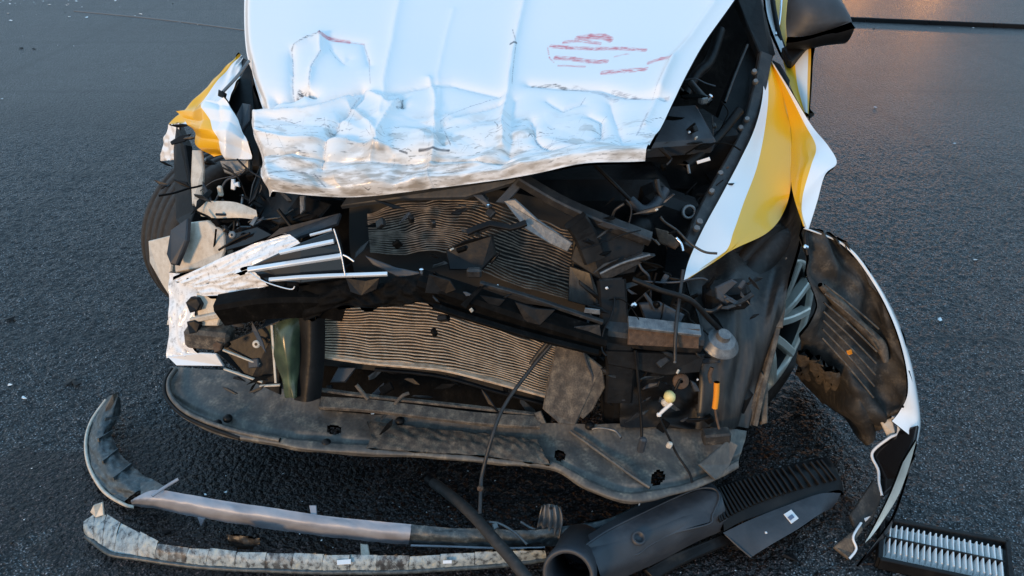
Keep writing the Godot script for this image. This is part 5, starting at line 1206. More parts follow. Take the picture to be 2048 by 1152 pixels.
func make_bumper_corner() -> void:
	var at := Vector3(0.985, 0, -1.577)
	var b := thing("bumper_corner", "torn bumper corner with muddy wheel liner leaning beside the spoked wheel", "bumper", at)
	part(patch(R(4,[0.665,0.624,-1.582,0.704,0.613,-1.592,0.744,0.595,-1.596,0.779,0.572,-1.601,0.675,0.556,-1.555,0.744,0.529,-1.582,0.815,0.505,-1.601,0.857,0.486,-1.582,0.697,0.466,-1.527,0.78,0.436,-1.564,0.862,0.411,-1.582,0.913,0.397,-1.546,0.685,0.359,-1.5,0.796,0.328,-1.546,0.896,0.313,-1.555,0.948,0.307,-1.509,0.849,0.037,-1.837,0.811,0.253,-1.509,0.904,0.225,-1.518,0.956,0.242,-1.472,0.878,0.037,-1.666,0.843,0.187,-1.472,0.911,0.173,-1.481,0.937,0.199,-1.454,0.912,0.046,-1.501,0.918,0.092,-1.487,0.927,0.129,-1.481,0.937,0.156,-1.475]), 60, 80, 0.006, func(u, v): return 0.02 * n_s.get_noise_2d(u * 3, v * 5) + 0.006 * n_b.get_noise_2d(u * 6, v * 9)), "wheel_liner", M.liner, b)
	part(patch(R(3,[0.661,0.625,-1.578,0.668,0.625,-1.582,0.685,0.608,-1.619,0.772,0.571,-1.596,0.782,0.57,-1.601,0.802,0.552,-1.638,0.85,0.487,-1.578,0.86,0.486,-1.582,0.882,0.465,-1.619,0.903,0.401,-1.536,0.917,0.397,-1.546,0.942,0.373,-1.582,0.938,0.313,-1.5,0.958,0.302,-1.509,0.984,0.274,-1.546,0.945,0.247,-1.463,0.977,0.225,-1.472,1.01,0.189,-1.518,0.931,0.202,-1.449,0.983,0.171,-1.444,1.023,0.125,-1.5,0.911,0.183,-1.435,0.965,0.148,-1.408,1.012,0.092,-1.472]), 16, 60, 0.004), "painted_skin", M.white, b)
	for k in 7:
		var t := k / 6.0
		var s: Vector3 = (Vector3(0.711, 0.494, -1.536)).lerp(Vector3(0.717, 0.373, -1.5), t)
		var e: Vector3 = (Vector3(0.875, 0.359, -1.564)).lerp(Vector3(0.865, 0.214, -1.486), t)
		var mid := s.lerp(e, 0.5) + Vector3(0, 0.004, 0.0)
		part(tube(PackedVector3Array([s + Vector3(0, 0.02, 0.02), mid + Vector3(0, 0.02, 0.03), e + Vector3(0, 0.02, 0.025)]), 0.0022, 5), "liner_rib", M.mud, b)
	part(tube(V([0.708,0.504,-1.532,0.774,0.439,-1.55,0.837,0.38,-1.555,0.891,0.331,-1.541,0.904,0.296,-1.518]), [0.006, 0.013, 0.011, 0.015, 0.006], 8), "crumpled_fold", M.mud, b)
	part(patch(R(3, V4(V([0.682,0.354,-1.486,0.73,0.327,-1.495,0.776,0.287,-1.5,0.837,0.055,-1.812,0.87,0.064,-1.745,0.886,0.092,-1.653,0.862,0.028,-1.818,0.886,0.018,-1.724,0.912,0.028,-1.647]))), 24, 16, 0.012, func(u, v): return 0.02 * n_b.get_noise_2d(u * 8, v * 6)), "mud_cake", M.mud, b)
	part(box(Vector3(0.812, 0.322, -1.523), Vector3(0.012, 0.014, 0.004), Basis(Vector3.FORWARD, -0.4)), "orange_tag", M.orange, b)
	part(box(Vector3(0.663, 0.594, -1.546), Vector3(0.012, 0.01, 0.01), Basis(Vector3.FORWARD, 0.4)), "screw", M.chrome, b)
	part(tube(V([0.668,0.617,-1.573,0.666,0.603,-1.564,0.671,0.574,-1.546]), 0.006, 6), "hinge_strap", M.black, b)
	# lower lamp bezel and the torn strips under it
	part(slab(V([0.876,0.092,-1.421,0.93,0.147,-1.441,0.964,0.184,-1.42,0.95,0.138,-1.384,0.91,0.092,-1.335,0.867,0.055,-1.318,0.879,0.064,-1.364]), 0.012), "lamp_bezel", M.gloss_black, b)
	part(tube(V([0.921,0.175,-1.46,0.938,0.166,-1.46,0.934,0.147,-1.434,0.911,0.138,-1.426,0.874,0.101,-1.414,0.877,0.083,-1.375,0.867,0.074,-1.341,0.863,0.064,-1.309]), 0.0035, 6, 40), "broken_white_edge", M.sticker, b)
	part(slab(V([0.902,0.156,-1.467,0.929,0.166,-1.468,0.933,0.138,-1.437,0.917,0.129,-1.44]), 0.01, 0.004), "torn_clip", M.cream, b)
	part(patch(R(3, V4(V([0.897,0.152,-1.326,0.924,0.161,-1.355,0.949,0.17,-1.382,0.861,0.106,-1.278,0.891,0.115,-1.305,0.918,0.124,-1.331,0.82,0.069,-1.231,0.851,0.078,-1.255,0.879,0.087,-1.279,0.784,0.037,-1.194,0.799,0.046,-1.203,0.819,0.055,-1.22]))), 10, 24, 0.004), "pale_strip", M.rim_paint, b)
	part(patch(R(3, V4(V([0.922,0.129,-1.343,0.943,0.138,-1.363,0.955,0.156,-1.384,0.883,0.055,-1.274,0.89,0.074,-1.279,0.898,0.092,-1.292,0.829,0.009,-1.213,0.845,0.028,-1.222,0.861,0.055,-1.244,0.758,0.009,-1.152,0.771,0.018,-1.163,0.798,0.028,-1.189]))), 8, 24, 0.004), "dark_strip", M.gloss_black, b)
	part(slab(V([0.777,0.046,-1.267,0.855,0.083,-1.345,0.865,0.064,-1.309,0.828,0.037,-1.261,0.783,0.028,-1.225]), 0.01, 0.004), "inner_bracket", M.liner, b)
	part(slab(V([0.722,0.018,-1.202,0.745,0.037,-1.21,0.79,0.046,-1.237,0.793,0.041,-1.23,0.765,0.037,-1.202,0.758,0.018,-1.179,0.744,0.014,-1.169]), 0.012, 0.005), "muddy_tab", M.mud, b)
	part(tube(V([0.79,0.051,-1.239,0.759,0.046,-1.203,0.763,0.028,-1.185,0.742,0.018,-1.166]), 0.003, 5), "broken_white_edge", M.sticker, b)
	part(slab(V([0.805,0.046,-1.258,0.819,0.051,-1.26,0.804,0.046,-1.249]), 0.003), "chip", M.sticker, b)

# ---------------------------------------------------------------- strips on the ground in front



func make_front_strips() -> void:
	var t := thing("bumper_trim", "curved silver bumper trim strip with a hooked dark end lying on the asphalt", "bumper trim", Vector3(-0.614, 0, -1.28))
	part(patch(R(8,[-0.874,0.078,-1.282,-0.829,0.083,-1.309,-0.741,0.085,-1.292,-0.654,0.085,-1.273,-0.546,0.085,-1.253,-0.429,0.083,-1.232,-0.315,0.081,-1.218,-0.223,0.078,-1.21,-0.879,0.064,-1.287,-0.822,0.069,-1.291,-0.735,0.072,-1.27,-0.65,0.072,-1.252,-0.543,0.07,-1.233,-0.427,0.068,-1.214,-0.314,0.066,-1.2,-0.224,0.064,-1.192,-0.901,0.018,-1.322,-0.836,0.023,-1.308,-0.75,0.026,-1.284,-0.663,0.026,-1.265,-0.554,0.024,-1.246,-0.435,0.022,-1.227,-0.32,0.02,-1.213,-0.233,0.018,-1.205]), 120, 16, 0.004, func(u, v): return 0.003 * n_b.get_noise_2d(u * 12, v * 2)), "silver_face", M.satin, t)
	part(patch(R(5,[-1.126,0.046,-1.689,-1.115,0.055,-1.695,-1.074,0.092,-1.661,-1.06,0.092,-1.648,-1.07,0.055,-1.665,-1.14,0.028,-1.626,-1.125,0.037,-1.623,-1.094,0.055,-1.601,-1.068,0.055,-1.597,-1.063,0.037,-1.623,-1.125,0.018,-1.556,-1.109,0.028,-1.549,-1.079,0.046,-1.536,-1.063,0.046,-1.54,-1.068,0.028,-1.581,-1.072,0.018,-1.461,-1.056,0.028,-1.459,-1.03,0.046,-1.453,-1.019,0.046,-1.477,-1.018,0.028,-1.51,-0.996,0.018,-1.374,-0.984,0.028,-1.378,-0.96,0.046,-1.38,-0.947,0.046,-1.405,-0.943,0.028,-1.437,-0.928,0.018,-1.328,-0.918,0.028,-1.339,-0.894,0.046,-1.338,-0.879,0.046,-1.36,-0.864,0.046,-1.376]), 30, 60, 0.004, func(u, v): return 0.006 * n_b.get_noise_2d(u * 6, v * 10)), "hooked_end", M.teal, t)
	part(patch(R(7,[-0.223,0.078,-1.21,-0.137,0.074,-1.203,-0.049,0.069,-1.205,0.04,0.064,-1.206,0.129,0.064,-1.22,0.22,0.074,-1.232,0.289,0.092,-1.26,-0.224,0.064,-1.192,-0.136,0.061,-1.187,-0.048,0.055,-1.189,0.04,0.051,-1.193,0.129,0.051,-1.207,0.219,0.06,-1.222,0.299,0.083,-1.247,-0.233,0.018,-1.205,-0.139,0.018,-1.199,-0.049,0.018,-1.196,0.04,0.018,-1.199,0.131,0.018,-1.21,0.22,0.037,-1.22,0.309,0.055,-1.253]), 80, 12, 0.004, func(u, v): return 0.005 * n_b.get_noise_2d(u * 14, v * 3)), "dark_end", M.teal, t)
	part(tube(V([-1.122,0.051,-1.683,-1.136,0.032,-1.62,-1.121,0.023,-1.55,-1.071,0.02,-1.459,-0.995,0.02,-1.372,-0.926,0.02,-1.327,-0.894,0.02,-1.317]), 0.0045, 6, 40), "worn_edge", M.cream, t)
	part(slab(V([-1.072,0.101,-1.645,-1.068,0.101,-1.654,-1.069,0.074,-1.629,-1.095,0.055,-1.609,-1.099,0.064,-1.64]), 0.006, 0.003), "torn_tip", M.mud, t)
	part(tube(V([-0.825,0.087,-1.286,-0.803,0.092,-1.309,-0.776,0.101,-1.326]), 0.004, 6), "split_edge", M.satin, t)
	part(slab(V([-0.875,0.055,-1.321,-0.841,0.069,-1.315,-0.81,0.083,-1.322,-0.859,0.055,-1.37,-0.898,0.046,-1.371]), 0.004, 0.003), "inner_web", M.teal, t)
	for s in [V([-0.73,0.028,-1.276,-0.711,0.028,-1.273,-0.724,0.005,-1.27]), V([-0.457,0.092,-1.253,-0.441,0.092,-1.253,-0.436,0.078,-1.231,-0.449,0.078,-1.231])]: part(slab(s, 0.005), "tab", M.satin, t)
	part(slab(V([-0.341,0.023,-1.206,-0.323,0.023,-1.203,-0.316,0.009,-1.182,-0.335,0.009,-1.176]), 0.008, 0.002), "tab", M.cream, t)
	part(tube(V([-0.225,0.028,-1.195,-0.138,0.028,-1.192,-0.027,0.028,-1.187,0.073,0.028,-1.188]), 0.003, 5), "bright_edge", M.satin, t)
	for s in [V([-1.08,0.06,-1.591,-1.058,0.046,-1.612]), V([-1.065,0.053,-1.516,-1.056,0.037,-1.566]), V([-1.015,0.053,-1.433,-1.008,0.039,-1.494]), V([-0.963,0.053,-1.375,-0.949,0.041,-1.437])]: part(bar(s, 0.004, 0.01), "cross_rib", M.teal, t)
	# peeling lower lip, in short panels
	var l := thing("bumper_lip", "peeling pale grey bumper lip in short panels, lowest strip on the ground", "bumper lip", Vector3(-0.471, 0, -1.172))
	var up := V([-0.976,0.046,-1.252,-0.953,0.055,-1.262,-0.926,0.055,-1.259,-0.884,0.055,-1.235,-0.827,0.055,-1.206,-0.776,0.055,-1.18,-0.703,0.055,-1.166,-0.656,0.055,-1.161,-0.596,0.055,-1.156,-0.53,0.055,-1.153,-0.471,0.055,-1.15,-0.405,0.055,-1.147,-0.349,0.055,-1.146,-0.289,0.055,-1.145,-0.22,0.055,-1.145,-0.155,0.055,-1.147,-0.08,0.055,-1.15,-0.004,0.055,-1.153,0.072,0.055,-1.158])
	var dn := V([-0.969,0.018,-1.23,-0.942,0.018,-1.213,-0.913,0.018,-1.193,-0.881,0.018,-1.177,-0.824,0.018,-1.168,-0.781,0.018,-1.16,-0.711,0.018,-1.149,-0.666,0.018,-1.144,-0.601,0.018,-1.139,-0.535,0.018,-1.136,-0.476,0.018,-1.133,-0.411,0.018,-1.131,-0.35,0.018,-1.131,-0.294,0.018,-1.131,-0.223,0.018,-1.133,-0.156,0.018,-1.139,-0.081,0.018,-1.144,-0.004,0.018,-1.152,0.077,0.018,-1.166])
	for k in up.size() - 1:
		var jut := Vector3(0, rng.randf_range(-0.003, 0.003), rng.randf_range(-0.003, 0.003))
		var a := up[k].lerp(up[k + 1], 0.006) + jut
		var b := up[k].lerp(up[k + 1], 0.99) + jut * rng.randf_range(-0.5, 1.0)
		var c := dn[k].lerp(dn[k + 1], 0.99)
		var d := dn[k].lerp(dn[k + 1], 0.006)
		var bulge := Vector3(0, 0.006, 0.004)
		part(patch([PackedVector3Array([a, a.lerp(b, 0.5), b]), PackedVector3Array([a.lerp(d, 0.5) + bulge, a.lerp(c, 0.5) + bulge, b.lerp(c, 0.5) + bulge]), PackedVector3Array([d, d.lerp(c, 0.5), c])], 10, 8, 0.006, func(u, v): return 0.002 * n_b.get_noise_2d(u * 5 + k * 3, v * 5)), "lip_panel", M.peeled if k in [5, 9, 13] else M.peeling, l)
	part(tube(dn, 0.006, 6, 80), "under_edge", M.teal, l)
	part(slab(V([-0.948,0.083,-1.262,-0.932,0.083,-1.272,-0.928,0.06,-1.254,-0.947,0.055,-1.25,-0.961,0.064,-1.259]), 0.005, 0.004), "torn_tip", M.cream, l)
	part(slab(V([-0.376,0.051,-1.135,-0.346,0.051,-1.138,-0.345,0.046,-1.129,-0.374,0.046,-1.126]), 0.002), "paint_chip", M.sticker, l)
	part(slab(V([-0.148,0.051,-1.134,-0.129,0.051,-1.135,-0.129,0.046,-1.13,-0.148,0.046,-1.129]), 0.002), "paint_chip", M.sticker, l)

# ---------------------------------------------------------------- air intake pieces
func make_intake() -> void:
	var t := thing("intake_duct", "dark air intake duct with a round open mouth at the lower edge", "air duct", Vector3(0.261, 0, -1.25))
	var ax := (Vector3(0.12, 0.083, -1.092) - Vector3(0.238, 0.074, -1.198)).normalized()
	ax = Vector3(ax.x * 0.35, 0.45, 0.85).normalized()
	part(lathe([Vector2(0.046, 0.03), Vector2(0.05, 0.034), Vector2(0.054, 0.03), Vector2(0.054, 0.0), Vector2(0.051, -0.004), Vector2(0.051, -0.13), Vector2(0.0445, -0.13), Vector2(0.044, 0.03), Vector2(0.046, 0.03)], 40, Transform3D(facing(ax), Vector3(0.122, 0.087, -1.081))), "round_mouth", M.slate, t)
	part(lathe([Vector2(0, -0.125), Vector2(0.046, -0.125), Vector2(0.046, -0.135)], 30, Transform3D(facing(ax), Vector3(0.122, 0.087, -1.081))), "throat_wall", M.slate, t)
	part(patch(R(5,[0.134,0.092,-1.145,0.214,0.101,-1.198,0.296,0.11,-1.242,0.381,0.115,-1.28,0.454,0.115,-1.305,0.152,0.109,-1.112,0.218,0.114,-1.144,0.309,0.12,-1.189,0.4,0.121,-1.237,0.468,0.12,-1.266,0.171,0.101,-1.092,0.231,0.106,-1.122,0.321,0.112,-1.162,0.416,0.114,-1.206,0.471,0.11,-1.236,0.182,0.074,-1.077,0.248,0.074,-1.108,0.34,0.078,-1.154,0.435,0.083,-1.198,0.48,0.083,-1.224,0.192,0.018,-1.091,0.264,0.028,-1.12,0.358,0.032,-1.17,0.447,0.046,-1.208,0.489,0.055,-1.226]), 50, 50, 0.03, func(u, v): return 0.002 * n_s.get_noise_2d(u * 3, v * 2)), "duct_body", M.slate, t)
	part(patch(R(5,[0.154,0.113,-1.118,0.206,0.12,-1.151,0.288,0.125,-1.198,0.354,0.127,-1.234,0.419,0.129,-1.263,0.168,0.107,-1.117,0.227,0.114,-1.131,0.306,0.12,-1.169,0.377,0.123,-1.208,0.459,0.126,-1.25,0.18,0.101,-1.119,0.257,0.086,-1.12,0.298,0.094,-1.141,0.361,0.103,-1.168,0.426,0.112,-1.184]), 40, 24, 0.006), "raised_panel", M.slate, t)
	part(tube(V([0.154,0.115,-1.119,0.202,0.12,-1.153,0.289,0.124,-1.202,0.355,0.126,-1.238,0.416,0.129,-1.266,0.453,0.129,-1.266,0.459,0.126,-1.241,0.436,0.118,-1.199,0.425,0.11,-1.181,0.35,0.099,-1.166,0.293,0.092,-1.139,0.259,0.085,-1.119,0.212,0.092,-1.121,0.174,0.101,-1.121]), 0.0025, 6, 90), "panel_edge", M.slate, t)
	part(lathe([Vector2(0, -0.004), Vector2(0.009, -0.004), Vector2(0.01, 0.004), Vector2(0.014, 0.005), Vector2(0.016, -0.004)], 22, Transform3D(facing(Vector3(0.05, 0.9, 0.4)), Vector3(0.267, 0.116, -1.137))), "port", M.slate, t)
	part(slab(V([0.288,0.018,-1.136,0.347,0.028,-1.169,0.493,0.037,-1.228,0.506,0.028,-1.211,0.367,0.018,-1.149,0.308,0.009,-1.117]), 0.012, 0.002), "side_rail", M.black, t)
	# ribbed filter box lid and its flange with the sticker
	var f := thing("filter_box_lid", "black ribbed filter box lid with a small white sticker on its flange", "filter lid", Vector3(0.642, 0, -1.327))
	part(patch(R(6,[0.433,0.092,-1.297,0.493,0.099,-1.315,0.568,0.103,-1.337,0.647,0.105,-1.365,0.742,0.101,-1.398,0.775,0.083,-1.413,0.447,0.099,-1.261,0.498,0.103,-1.279,0.57,0.105,-1.303,0.647,0.107,-1.33,0.747,0.103,-1.364,0.777,0.083,-1.378,0.466,0.085,-1.222,0.513,0.086,-1.247,0.581,0.088,-1.272,0.659,0.09,-1.302,0.759,0.085,-1.343,0.78,0.074,-1.341,0.469,0.064,-1.203,0.517,0.069,-1.228,0.583,0.074,-1.25,0.66,0.075,-1.279,0.757,0.074,-1.318,0.781,0.055,-1.321]), 60, 20, 0.02), "lid", M.black, f)
	var a0 := V([0.448,0.109,-1.274,0.486,0.11,-1.291,0.549,0.112,-1.314,0.626,0.114,-1.342,0.733,0.11,-1.376])
	var a1 := V([0.458,0.087,-1.205,0.509,0.09,-1.234,0.572,0.092,-1.263,0.65,0.092,-1.294,0.763,0.083,-1.338])
	for k in 26:
		var u := k / 25.0
		part(bar(PackedVector3Array([crom(a0, u) + Vector3(0, 0.004, 0), crom(a1, u) + Vector3(0, 0.004, 0)]), 0.005, 0.008), "rib", M.black, f)
	part(patch(R(5,[0.467,0.061,-1.201,0.532,0.072,-1.228,0.619,0.081,-1.261,0.71,0.083,-1.297,0.771,0.064,-1.318,0.495,0.046,-1.18,0.548,0.063,-1.199,0.621,0.077,-1.229,0.701,0.079,-1.266,0.753,0.055,-1.296,0.522,0.032,-1.159,0.571,0.052,-1.178,0.632,0.068,-1.205,0.694,0.074,-1.244,0.74,0.046,-1.286]), 30, 14, 0.014), "flange", M.slate, f)
	part(tube(V([0.472,0.057,-1.201,0.496,0.046,-1.177,0.522,0.032,-1.159]), 0.003, 5), "flange_edge", M.slate, f)
	var n := Vector3(0, 1, 0.25).normalized()
	var s := part(slab(V([0.609,0.081,-1.237,0.629,0.083,-1.249,0.64,0.078,-1.228,0.62,0.076,-1.214]), 0.002), "sticker", M.sticker, f)
	part(slab(V([0.615,0.081,-1.228,0.627,0.082,-1.236,0.63,0.081,-1.228,0.619,0.08,-1.22]), 0.001), "print", plain(lin(0.12, 0.16, 0.24), 0.6), s)
	part(box(Vector3(0.561, 0.064, -1.199), Vector3(0.005, 0.003, 0.005)), "speck", M.sticker, f)





func make_filter() -> void:
	var p00 := Vector3(0.866, 0.028, -1.261)
	var p10 := Vector3(1.093, 0.028, -1.194)
	var p01 := Vector3(0.826, 0.028, -1.177)
	var p11 := Vector3(1.052, 0.028, -1.107)
	var t := thing("air_filter", "white pleated air filter in a black frame lying flat on the asphalt", "air filter", ((p00 + p11) / 2) * Vector3(1, 0, 1))
	var o00 := Vector3(0.86, 0.028, -1.276)
	var o10 := Vector3(1.112, 0.028, -1.208)
	var o01 := Vector3(0.806, 0.028, -1.16)
	var o11 := Vector3(1.053, 0.028, -1.087)
	for e in [[o00, o10], [o01, o11], [o00, o01], [o10, o11], [p00.lerp(p01, 0.5), p10.lerp(p11, 0.5)]]:
		part(bar(PackedVector3Array([e[0] - Vector3(0, 0.014, 0), e[1] - Vector3(0, 0.014, 0)]), 0.011 if e[0] != p00.lerp(p01, 0.5) else 0.005, 0.03), "frame_bar", M.black, t)
	part(slab(PackedVector3Array([o00, o10, o11, o01].map(func(q): return q - Vector3(0, 0.022, 0))), 0.006), "backing", M.filter, t)
	var n := 20
	for r in 2:
		for k in n:
			var u := (k + 0.5) / n
			var a: Vector3 = p00.lerp(p10, u).lerp(p01.lerp(p11, u), r * 0.5 + 0.03)
			var b: Vector3 = p00.lerp(p10, u).lerp(p01.lerp(p11, u), r * 0.5 + 0.465)
			var half := (p10 - p00) / n * rng.randf_range(0.42, 0.49)
			a += half * rng.randf_range(-0.12, 0.12)
			var dn := Vector3(0, 0.02, 0)
			part(hull(PackedVector3Array([a + half - dn, a - half - dn, b + half - dn, b - half - dn, a + half * 0.22, a - half * 0.22, b + half * 0.22, b - half * 0.22])), "pleat", M.filter, t)

func make_scatter() -> void:
	var rod := thing("rubber_hose", "thin dark rubber hose lying across the front strips towards the camera", "hose", Vector3(-0.087, 0, -1.28))
	part(tube(V([-0.2,0.018,-1.405,-0.148,0.037,-1.339,-0.088,0.083,-1.232,-0.042,0.101,-1.152,-0.004,0.101,-1.099,0.036,0.092,-1.044]), 0.013, 10, 30), "hose_body", M.rubber, rod)
	part(tube(V([-0.208,0.018,-1.413,-0.195,0.018,-1.4]), 0.015, 10), "hose_lip", M.black, rod)
	var br := thing("broken_bracket", "small torn translucent plastic bracket between hose and intake duct", "bracket", Vector3(0.089, 0, -1.28))
	part(patch(R(3, V4(V([0.066,0.11,-1.233,0.084,0.115,-1.234,0.108,0.11,-1.23,0.06,0.083,-1.224,0.086,0.092,-1.215,0.115,0.083,-1.218,0.054,0.046,-1.22,0.085,0.046,-1.208,0.109,0.046,-1.2]))), 20, 16, 0.004, func(u, v): return 0.006 * sin(u * 30.0)), "ribbed_face", M.grey_metal, br)
	part(tube(V([0.02,0.055,-1.238,0.043,0.051,-1.224,0.074,0.046,-1.214,0.105,0.046,-1.203]), 0.0035, 6), "wire_rim", M.grey_metal, br)
	part(box(Vector3(0.086, 0.115, -1.222), Vector3(0.008, 0.006, 0.006)), "bolt_or_hole", M.black, br)  # small black block in place of a dark bolt hole
	var wi := thing("torn_wire", "short torn wire with pale plug beside the dark hose", "wire", Vector3(-0.005, 0, -1.25))
	part(tube(V([-0.05,0.092,-1.203,-0.026,0.092,-1.198,0.007,0.083,-1.181,0.033,0.083,-1.148]), 0.003, 6), "lead", M.grey_metal, wi)
	part(slab(V([-0.044,0.097,-1.193,-0.033,0.097,-1.199,-0.028,0.092,-1.189,-0.039,0.092,-1.181]), 0.006), "plug", M.grey_metal, wi)
	var wr := thing("torn_bracket", "pale torn trim bracket above the intake duct by the undertray", "bracket", Vector3(0.309, 0, -1.343))
	part(slab(V([0.214,0.083,-1.209,0.275,0.092,-1.236,0.287,0.092,-1.233,0.227,0.078,-1.199]), 0.005, 0.003), "strip", M.satin, wr)
	part(slab(V([0.283,0.101,-1.254,0.29,0.11,-1.26,0.309,0.11,-1.254,0.311,0.106,-1.249,0.293,0.101,-1.245]), 0.006, 0.003), "clip", M.grey_metal, wr)
	part(tube(V([0.283,0.092,-1.23,0.284,0.11,-1.245]), 0.002, 5), "pin", M.sticker, wr)
	var sc := thing("plastic_scrap", "dark curled plastic scrap behind the peeling bumper lip", "scrap", Vector3(-0.61, 0, -1.228))
	part(patch(R(3, V4(V([-0.629,0.064,-1.192,-0.596,0.069,-1.185,-0.55,0.064,-1.178,-0.629,0.046,-1.191,-0.597,0.046,-1.183,-0.559,0.046,-1.18,-0.63,0.018,-1.202,-0.603,0.018,-1.193,-0.58,0.018,-1.193]))), 16, 10, 0.004, func(u, v): return 0.006 * n_b.get_noise_2d(u * 5, v * 5)), "curl", M.guard, sc)
	var s2 := thing("plastic_scrap", "small dark lump lying between the two front strips at left", "scrap", Vector3(-0.806, 0, -1.262))
	part(shard(Vector3(-0.803, 0, -1.256), 0.018), "lump", M.black, s2)
	var st := thing("stone", "small dark stone on bare asphalt left of the wreck", "stone", Vector3(-1.311, 0, -1.833))
	part(shard(Vector3(-1.308, 0, -1.828), 0.02), "lump", M.black, st)
	# strewn glass and paint chips: far too many and too small to count
	var list := []
	for k in 60:
		var p := Vector3(rng.randfn(-4.9, 0.5), 0.002, rng.randfn(-8.1, 0.55))
		list.append(shard(p, rng.randf_range(0.006, 0.02)))
	for q in V([-3.841,0.002,-7.894,-3.5,0.002,-7.438,-3.461,0.002,-6.211,-4.07,0.002,-6.577,-3.19,0.002,-4.752,-3.6,0.002,-6.229,-2.72,0.002,-5.438,2.353,0.002,-3.926,2.197,0.002,-4.572,4.004,0.002,-6.899,3.714,0.002,-6.899,4.935,0.002,-7.948,-3.5,0.002,-8.227,-2.97,0.002,-7.137,-2.774,0.002,-7.027,-1.4,0.002,-1.754,-1.478,0.002,-1.816,1.774,0.002,-2.602,1.433,0.002,-2.173,0.944,0.002,-1.479,-0.969,0.002,-1.425,-0.751,0.002,-1.374,-0.703,0.002,-1.384,-0.329,0.221,-1.415]):
		list.append(shard(q, rng.randf_range(0.005, 0.012)))
	for k in 320:
		var p := Vector3(rng.randf_range(-1.6, 1.7), 0.0, -0.9 - absf(rng.randfn(0.0, 0.8)))
		list.append(shard(p, rng.randf_range(0.001, 0.0032)))
	var g := part(join(list), "glass_fragments", M.glass_bit, self)
	g.set_meta("kind", "stuff")
	g.set_meta("label", "scattered glass and paint chips across the asphalt")
	g.set_meta("category", "glass")
	var dl := []
	for q in V([-3.384,0.002,-8.057,-3.832,0.002,-6.125,-3.714,0.002,-6.108,-4.237,0.002,-7.609,-3.361,0.002,-7.438,3.132,0.002,-6.878,-1.289,0,-1.818,-1.683,0,-2.176,0.504,0,-1.207,0.619,0,-1.179,0.822,0,-1.359]): dl.append(shard(q, rng.randf_range(0.012, 0.028)))
	for k in 160:
		var p := Vector3(rng.randf_range(-1.5, 1.5), 0.0, rng.randf_range(-1.6, -0.9))
		dl.append(shard(p, rng.randf_range(0.002, 0.007)))
	var d := part(join(dl), "plastic_crumbs", M.black, self)
	d.set_meta("kind", "stuff")
	d.set_meta("label", "scattered black plastic crumbs over the asphalt")
	d.set_meta("category", "crumbs")

func _ready() -> void:
	rng.seed = 77
	var cam := Camera3D.new()
	cam.name = "camera"
	cam.position = Vector3(0, 1.38, 0)
	cam.rotation_degrees = Vector3(-30, 0, 0)
	cam.fov = 41.11
	cam.near = 0.05
	cam.far = 600
	add_child(cam)
	cam.current = true
	var env := Environment.new()
	env.background_mode = Environment.BG_SKY
	var sky := Sky.new()
	var sm := ProceduralSkyMaterial.new()
	sm.sky_top_color = Color(0.565, 0.75, 0.9)
	sm.sky_horizon_color = Color(0.86, 0.9, 0.91)
	sm.sky_curve = 0.18
	sm.ground_bottom_color = Color(0.2, 0.2, 0.22)
	sm.ground_horizon_color = Color(0.5, 0.5, 0.52)
	sky.sky_material = sm
	env.sky = sky
	env.background_energy_multiplier = 1.05
	env.tonemap_mode = Environment.TONE_MAPPER_LINEAR
	env.tonemap_exposure = 1.55
	env.sdfgi_enabled = true
	env.ssao_enabled = true
	env.ssil_enabled = true
	var we := WorldEnvironment.new()
	we.name = "environment"
	we.environment = env
	add_child(we)
	var sun := DirectionalLight3D.new()
	sun.name = "low_sun"
	sun.light_color = Color(1.0, 0.8, 0.57)
	sun.light_energy = 0.5
	sun.light_angular_distance = 10
	sun.shadow_enabled = true
	sun.look_at_from_position(Vector3(-3.2, 0.85, 4.2), Vector3.ZERO)
	add_child(sun)

	make_materials()
	make_ground()
	var car := thing("car", "wrecked white and yellow car with its front end torn off", "car", Vector3(-0.1, 0, -2.0))
	make_hood(car)
	make_fenders(car)
	make_wheel(car, Vector3(0.63, 0.267, -1.755), Vector3(0.7, 0.03, 0.71), true, "alloy wheel with pale spokes turned outwards")
	make_wheel(car, Vector3(-0.889, 0.294, -2.221), Vector3(-0.78, 0.0, -0.62), false, "steered front tyre showing its tread")
	make_cooling(car)
	make_engine_bay(car)
	make_left_corner(car)
	make_tray(car)
	make_side(car)
	make_clutter(car)
	make_bumper_corner()
	make_front_strips()
	make_intake()
	make_filter()
	make_scatter()
	make_far_car()

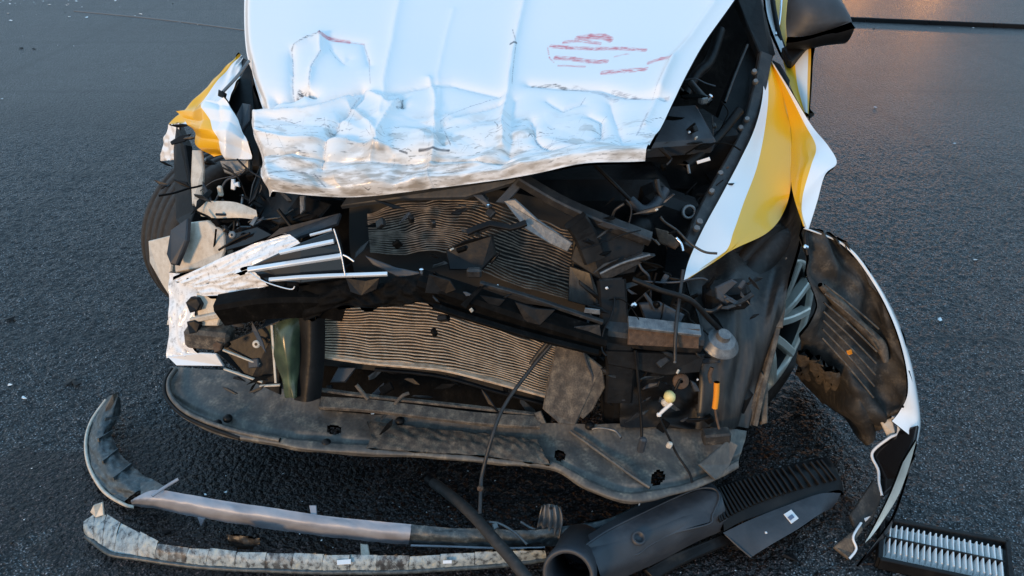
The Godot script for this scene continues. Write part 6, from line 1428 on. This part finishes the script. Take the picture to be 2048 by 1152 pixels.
# a car waiting behind the wreck with its headlamps on; only their light on the road comes into view
func make_far_car() -> void:
	var at := Vector3(5.85, 0, -12.7)
	var c := thing("waiting_car", "dark car waiting behind the wreck with warm headlamps lit", "car", at)
	var body := PackedVector3Array()
	for q in [[0.85, 0.3, 0.1], [0.8, 0.75, 0.0], [0.85, 0.95, -1.1], [0.88, 0.95, -4.1], [0.85, 0.35, -4.2]]:
		body.append(Vector3(q[0], q[1], q[2])); body.append(Vector3(-q[0], q[1], q[2]))
	part(hull(body, Transform3D(Basis.IDENTITY, at)), "body", M.slate, c)
	var cab := PackedVector3Array()
	for q in [[0.8, 0.94, -1.1], [0.62, 1.45, -1.9], [0.62, 1.45, -3.4], [0.8, 0.94, -4.0]]:
		cab.append(Vector3(q[0], q[1], q[2])); cab.append(Vector3(-q[0], q[1], q[2]))
	part(hull(cab, Transform3D(Basis.IDENTITY, at)), "cabin", M.gloss_black, c)
	for x in [-0.8, 0.8]:
		for z in [-0.8, -3.4]:
			part(lathe([Vector2(0, 0.1), Vector2(0.2, 0.1), Vector2(0.3, 0.09), Vector2(0.31, 0.0), Vector2(0.3, -0.09), Vector2(0.2, -0.1), Vector2(0, -0.1)], 24, Transform3D(facing(Vector3(signf(x), 0, 0)), at + Vector3(x, 0.31, z))), "tyre", M.rubber, c)
	part(box(at + Vector3(0, 0.42, 0.1), Vector3(1.6, 0.2, 0.1), Basis.IDENTITY, 0.03), "bumper", M.slate, c)
	var lamp := plain(Color(1.0, 0.75, 0.4), 0.3)
	lamp.emission_enabled = true
	lamp.emission = Color(1.0, 0.66, 0.3)
	lamp.emission_energy_multiplier = 40.0
	for x in [-0.58, 0.58]:
		var p := at + Vector3(x, 0.68, 0.09)
		part(lathe([Vector2(0, 0.03), Vector2(0.05, 0.025), Vector2(0.08, 0.0), Vector2(0.085, -0.03)], 20, Transform3D(facing(Vector3(-0.4, -0.1, 1)), p)), "headlamp", lamp, c)
		var sp := SpotLight3D.new()
		sp.name = "headlamp_light"
		sp.light_color = Color(1.0, 0.66, 0.3)
		sp.light_energy = 1.4
		sp.light_size = 0.08
		sp.spot_range = 40
		sp.spot_angle = 24
		sp.spot_attenuation = 1.0
		sp.shadow_enabled = true
		c.add_child(sp, true)
		sp.position = p - at + Vector3(0, 0, 0.06)
		sp.basis = Basis.looking_at(Vector3(-0.45, -0.12, 1.0))
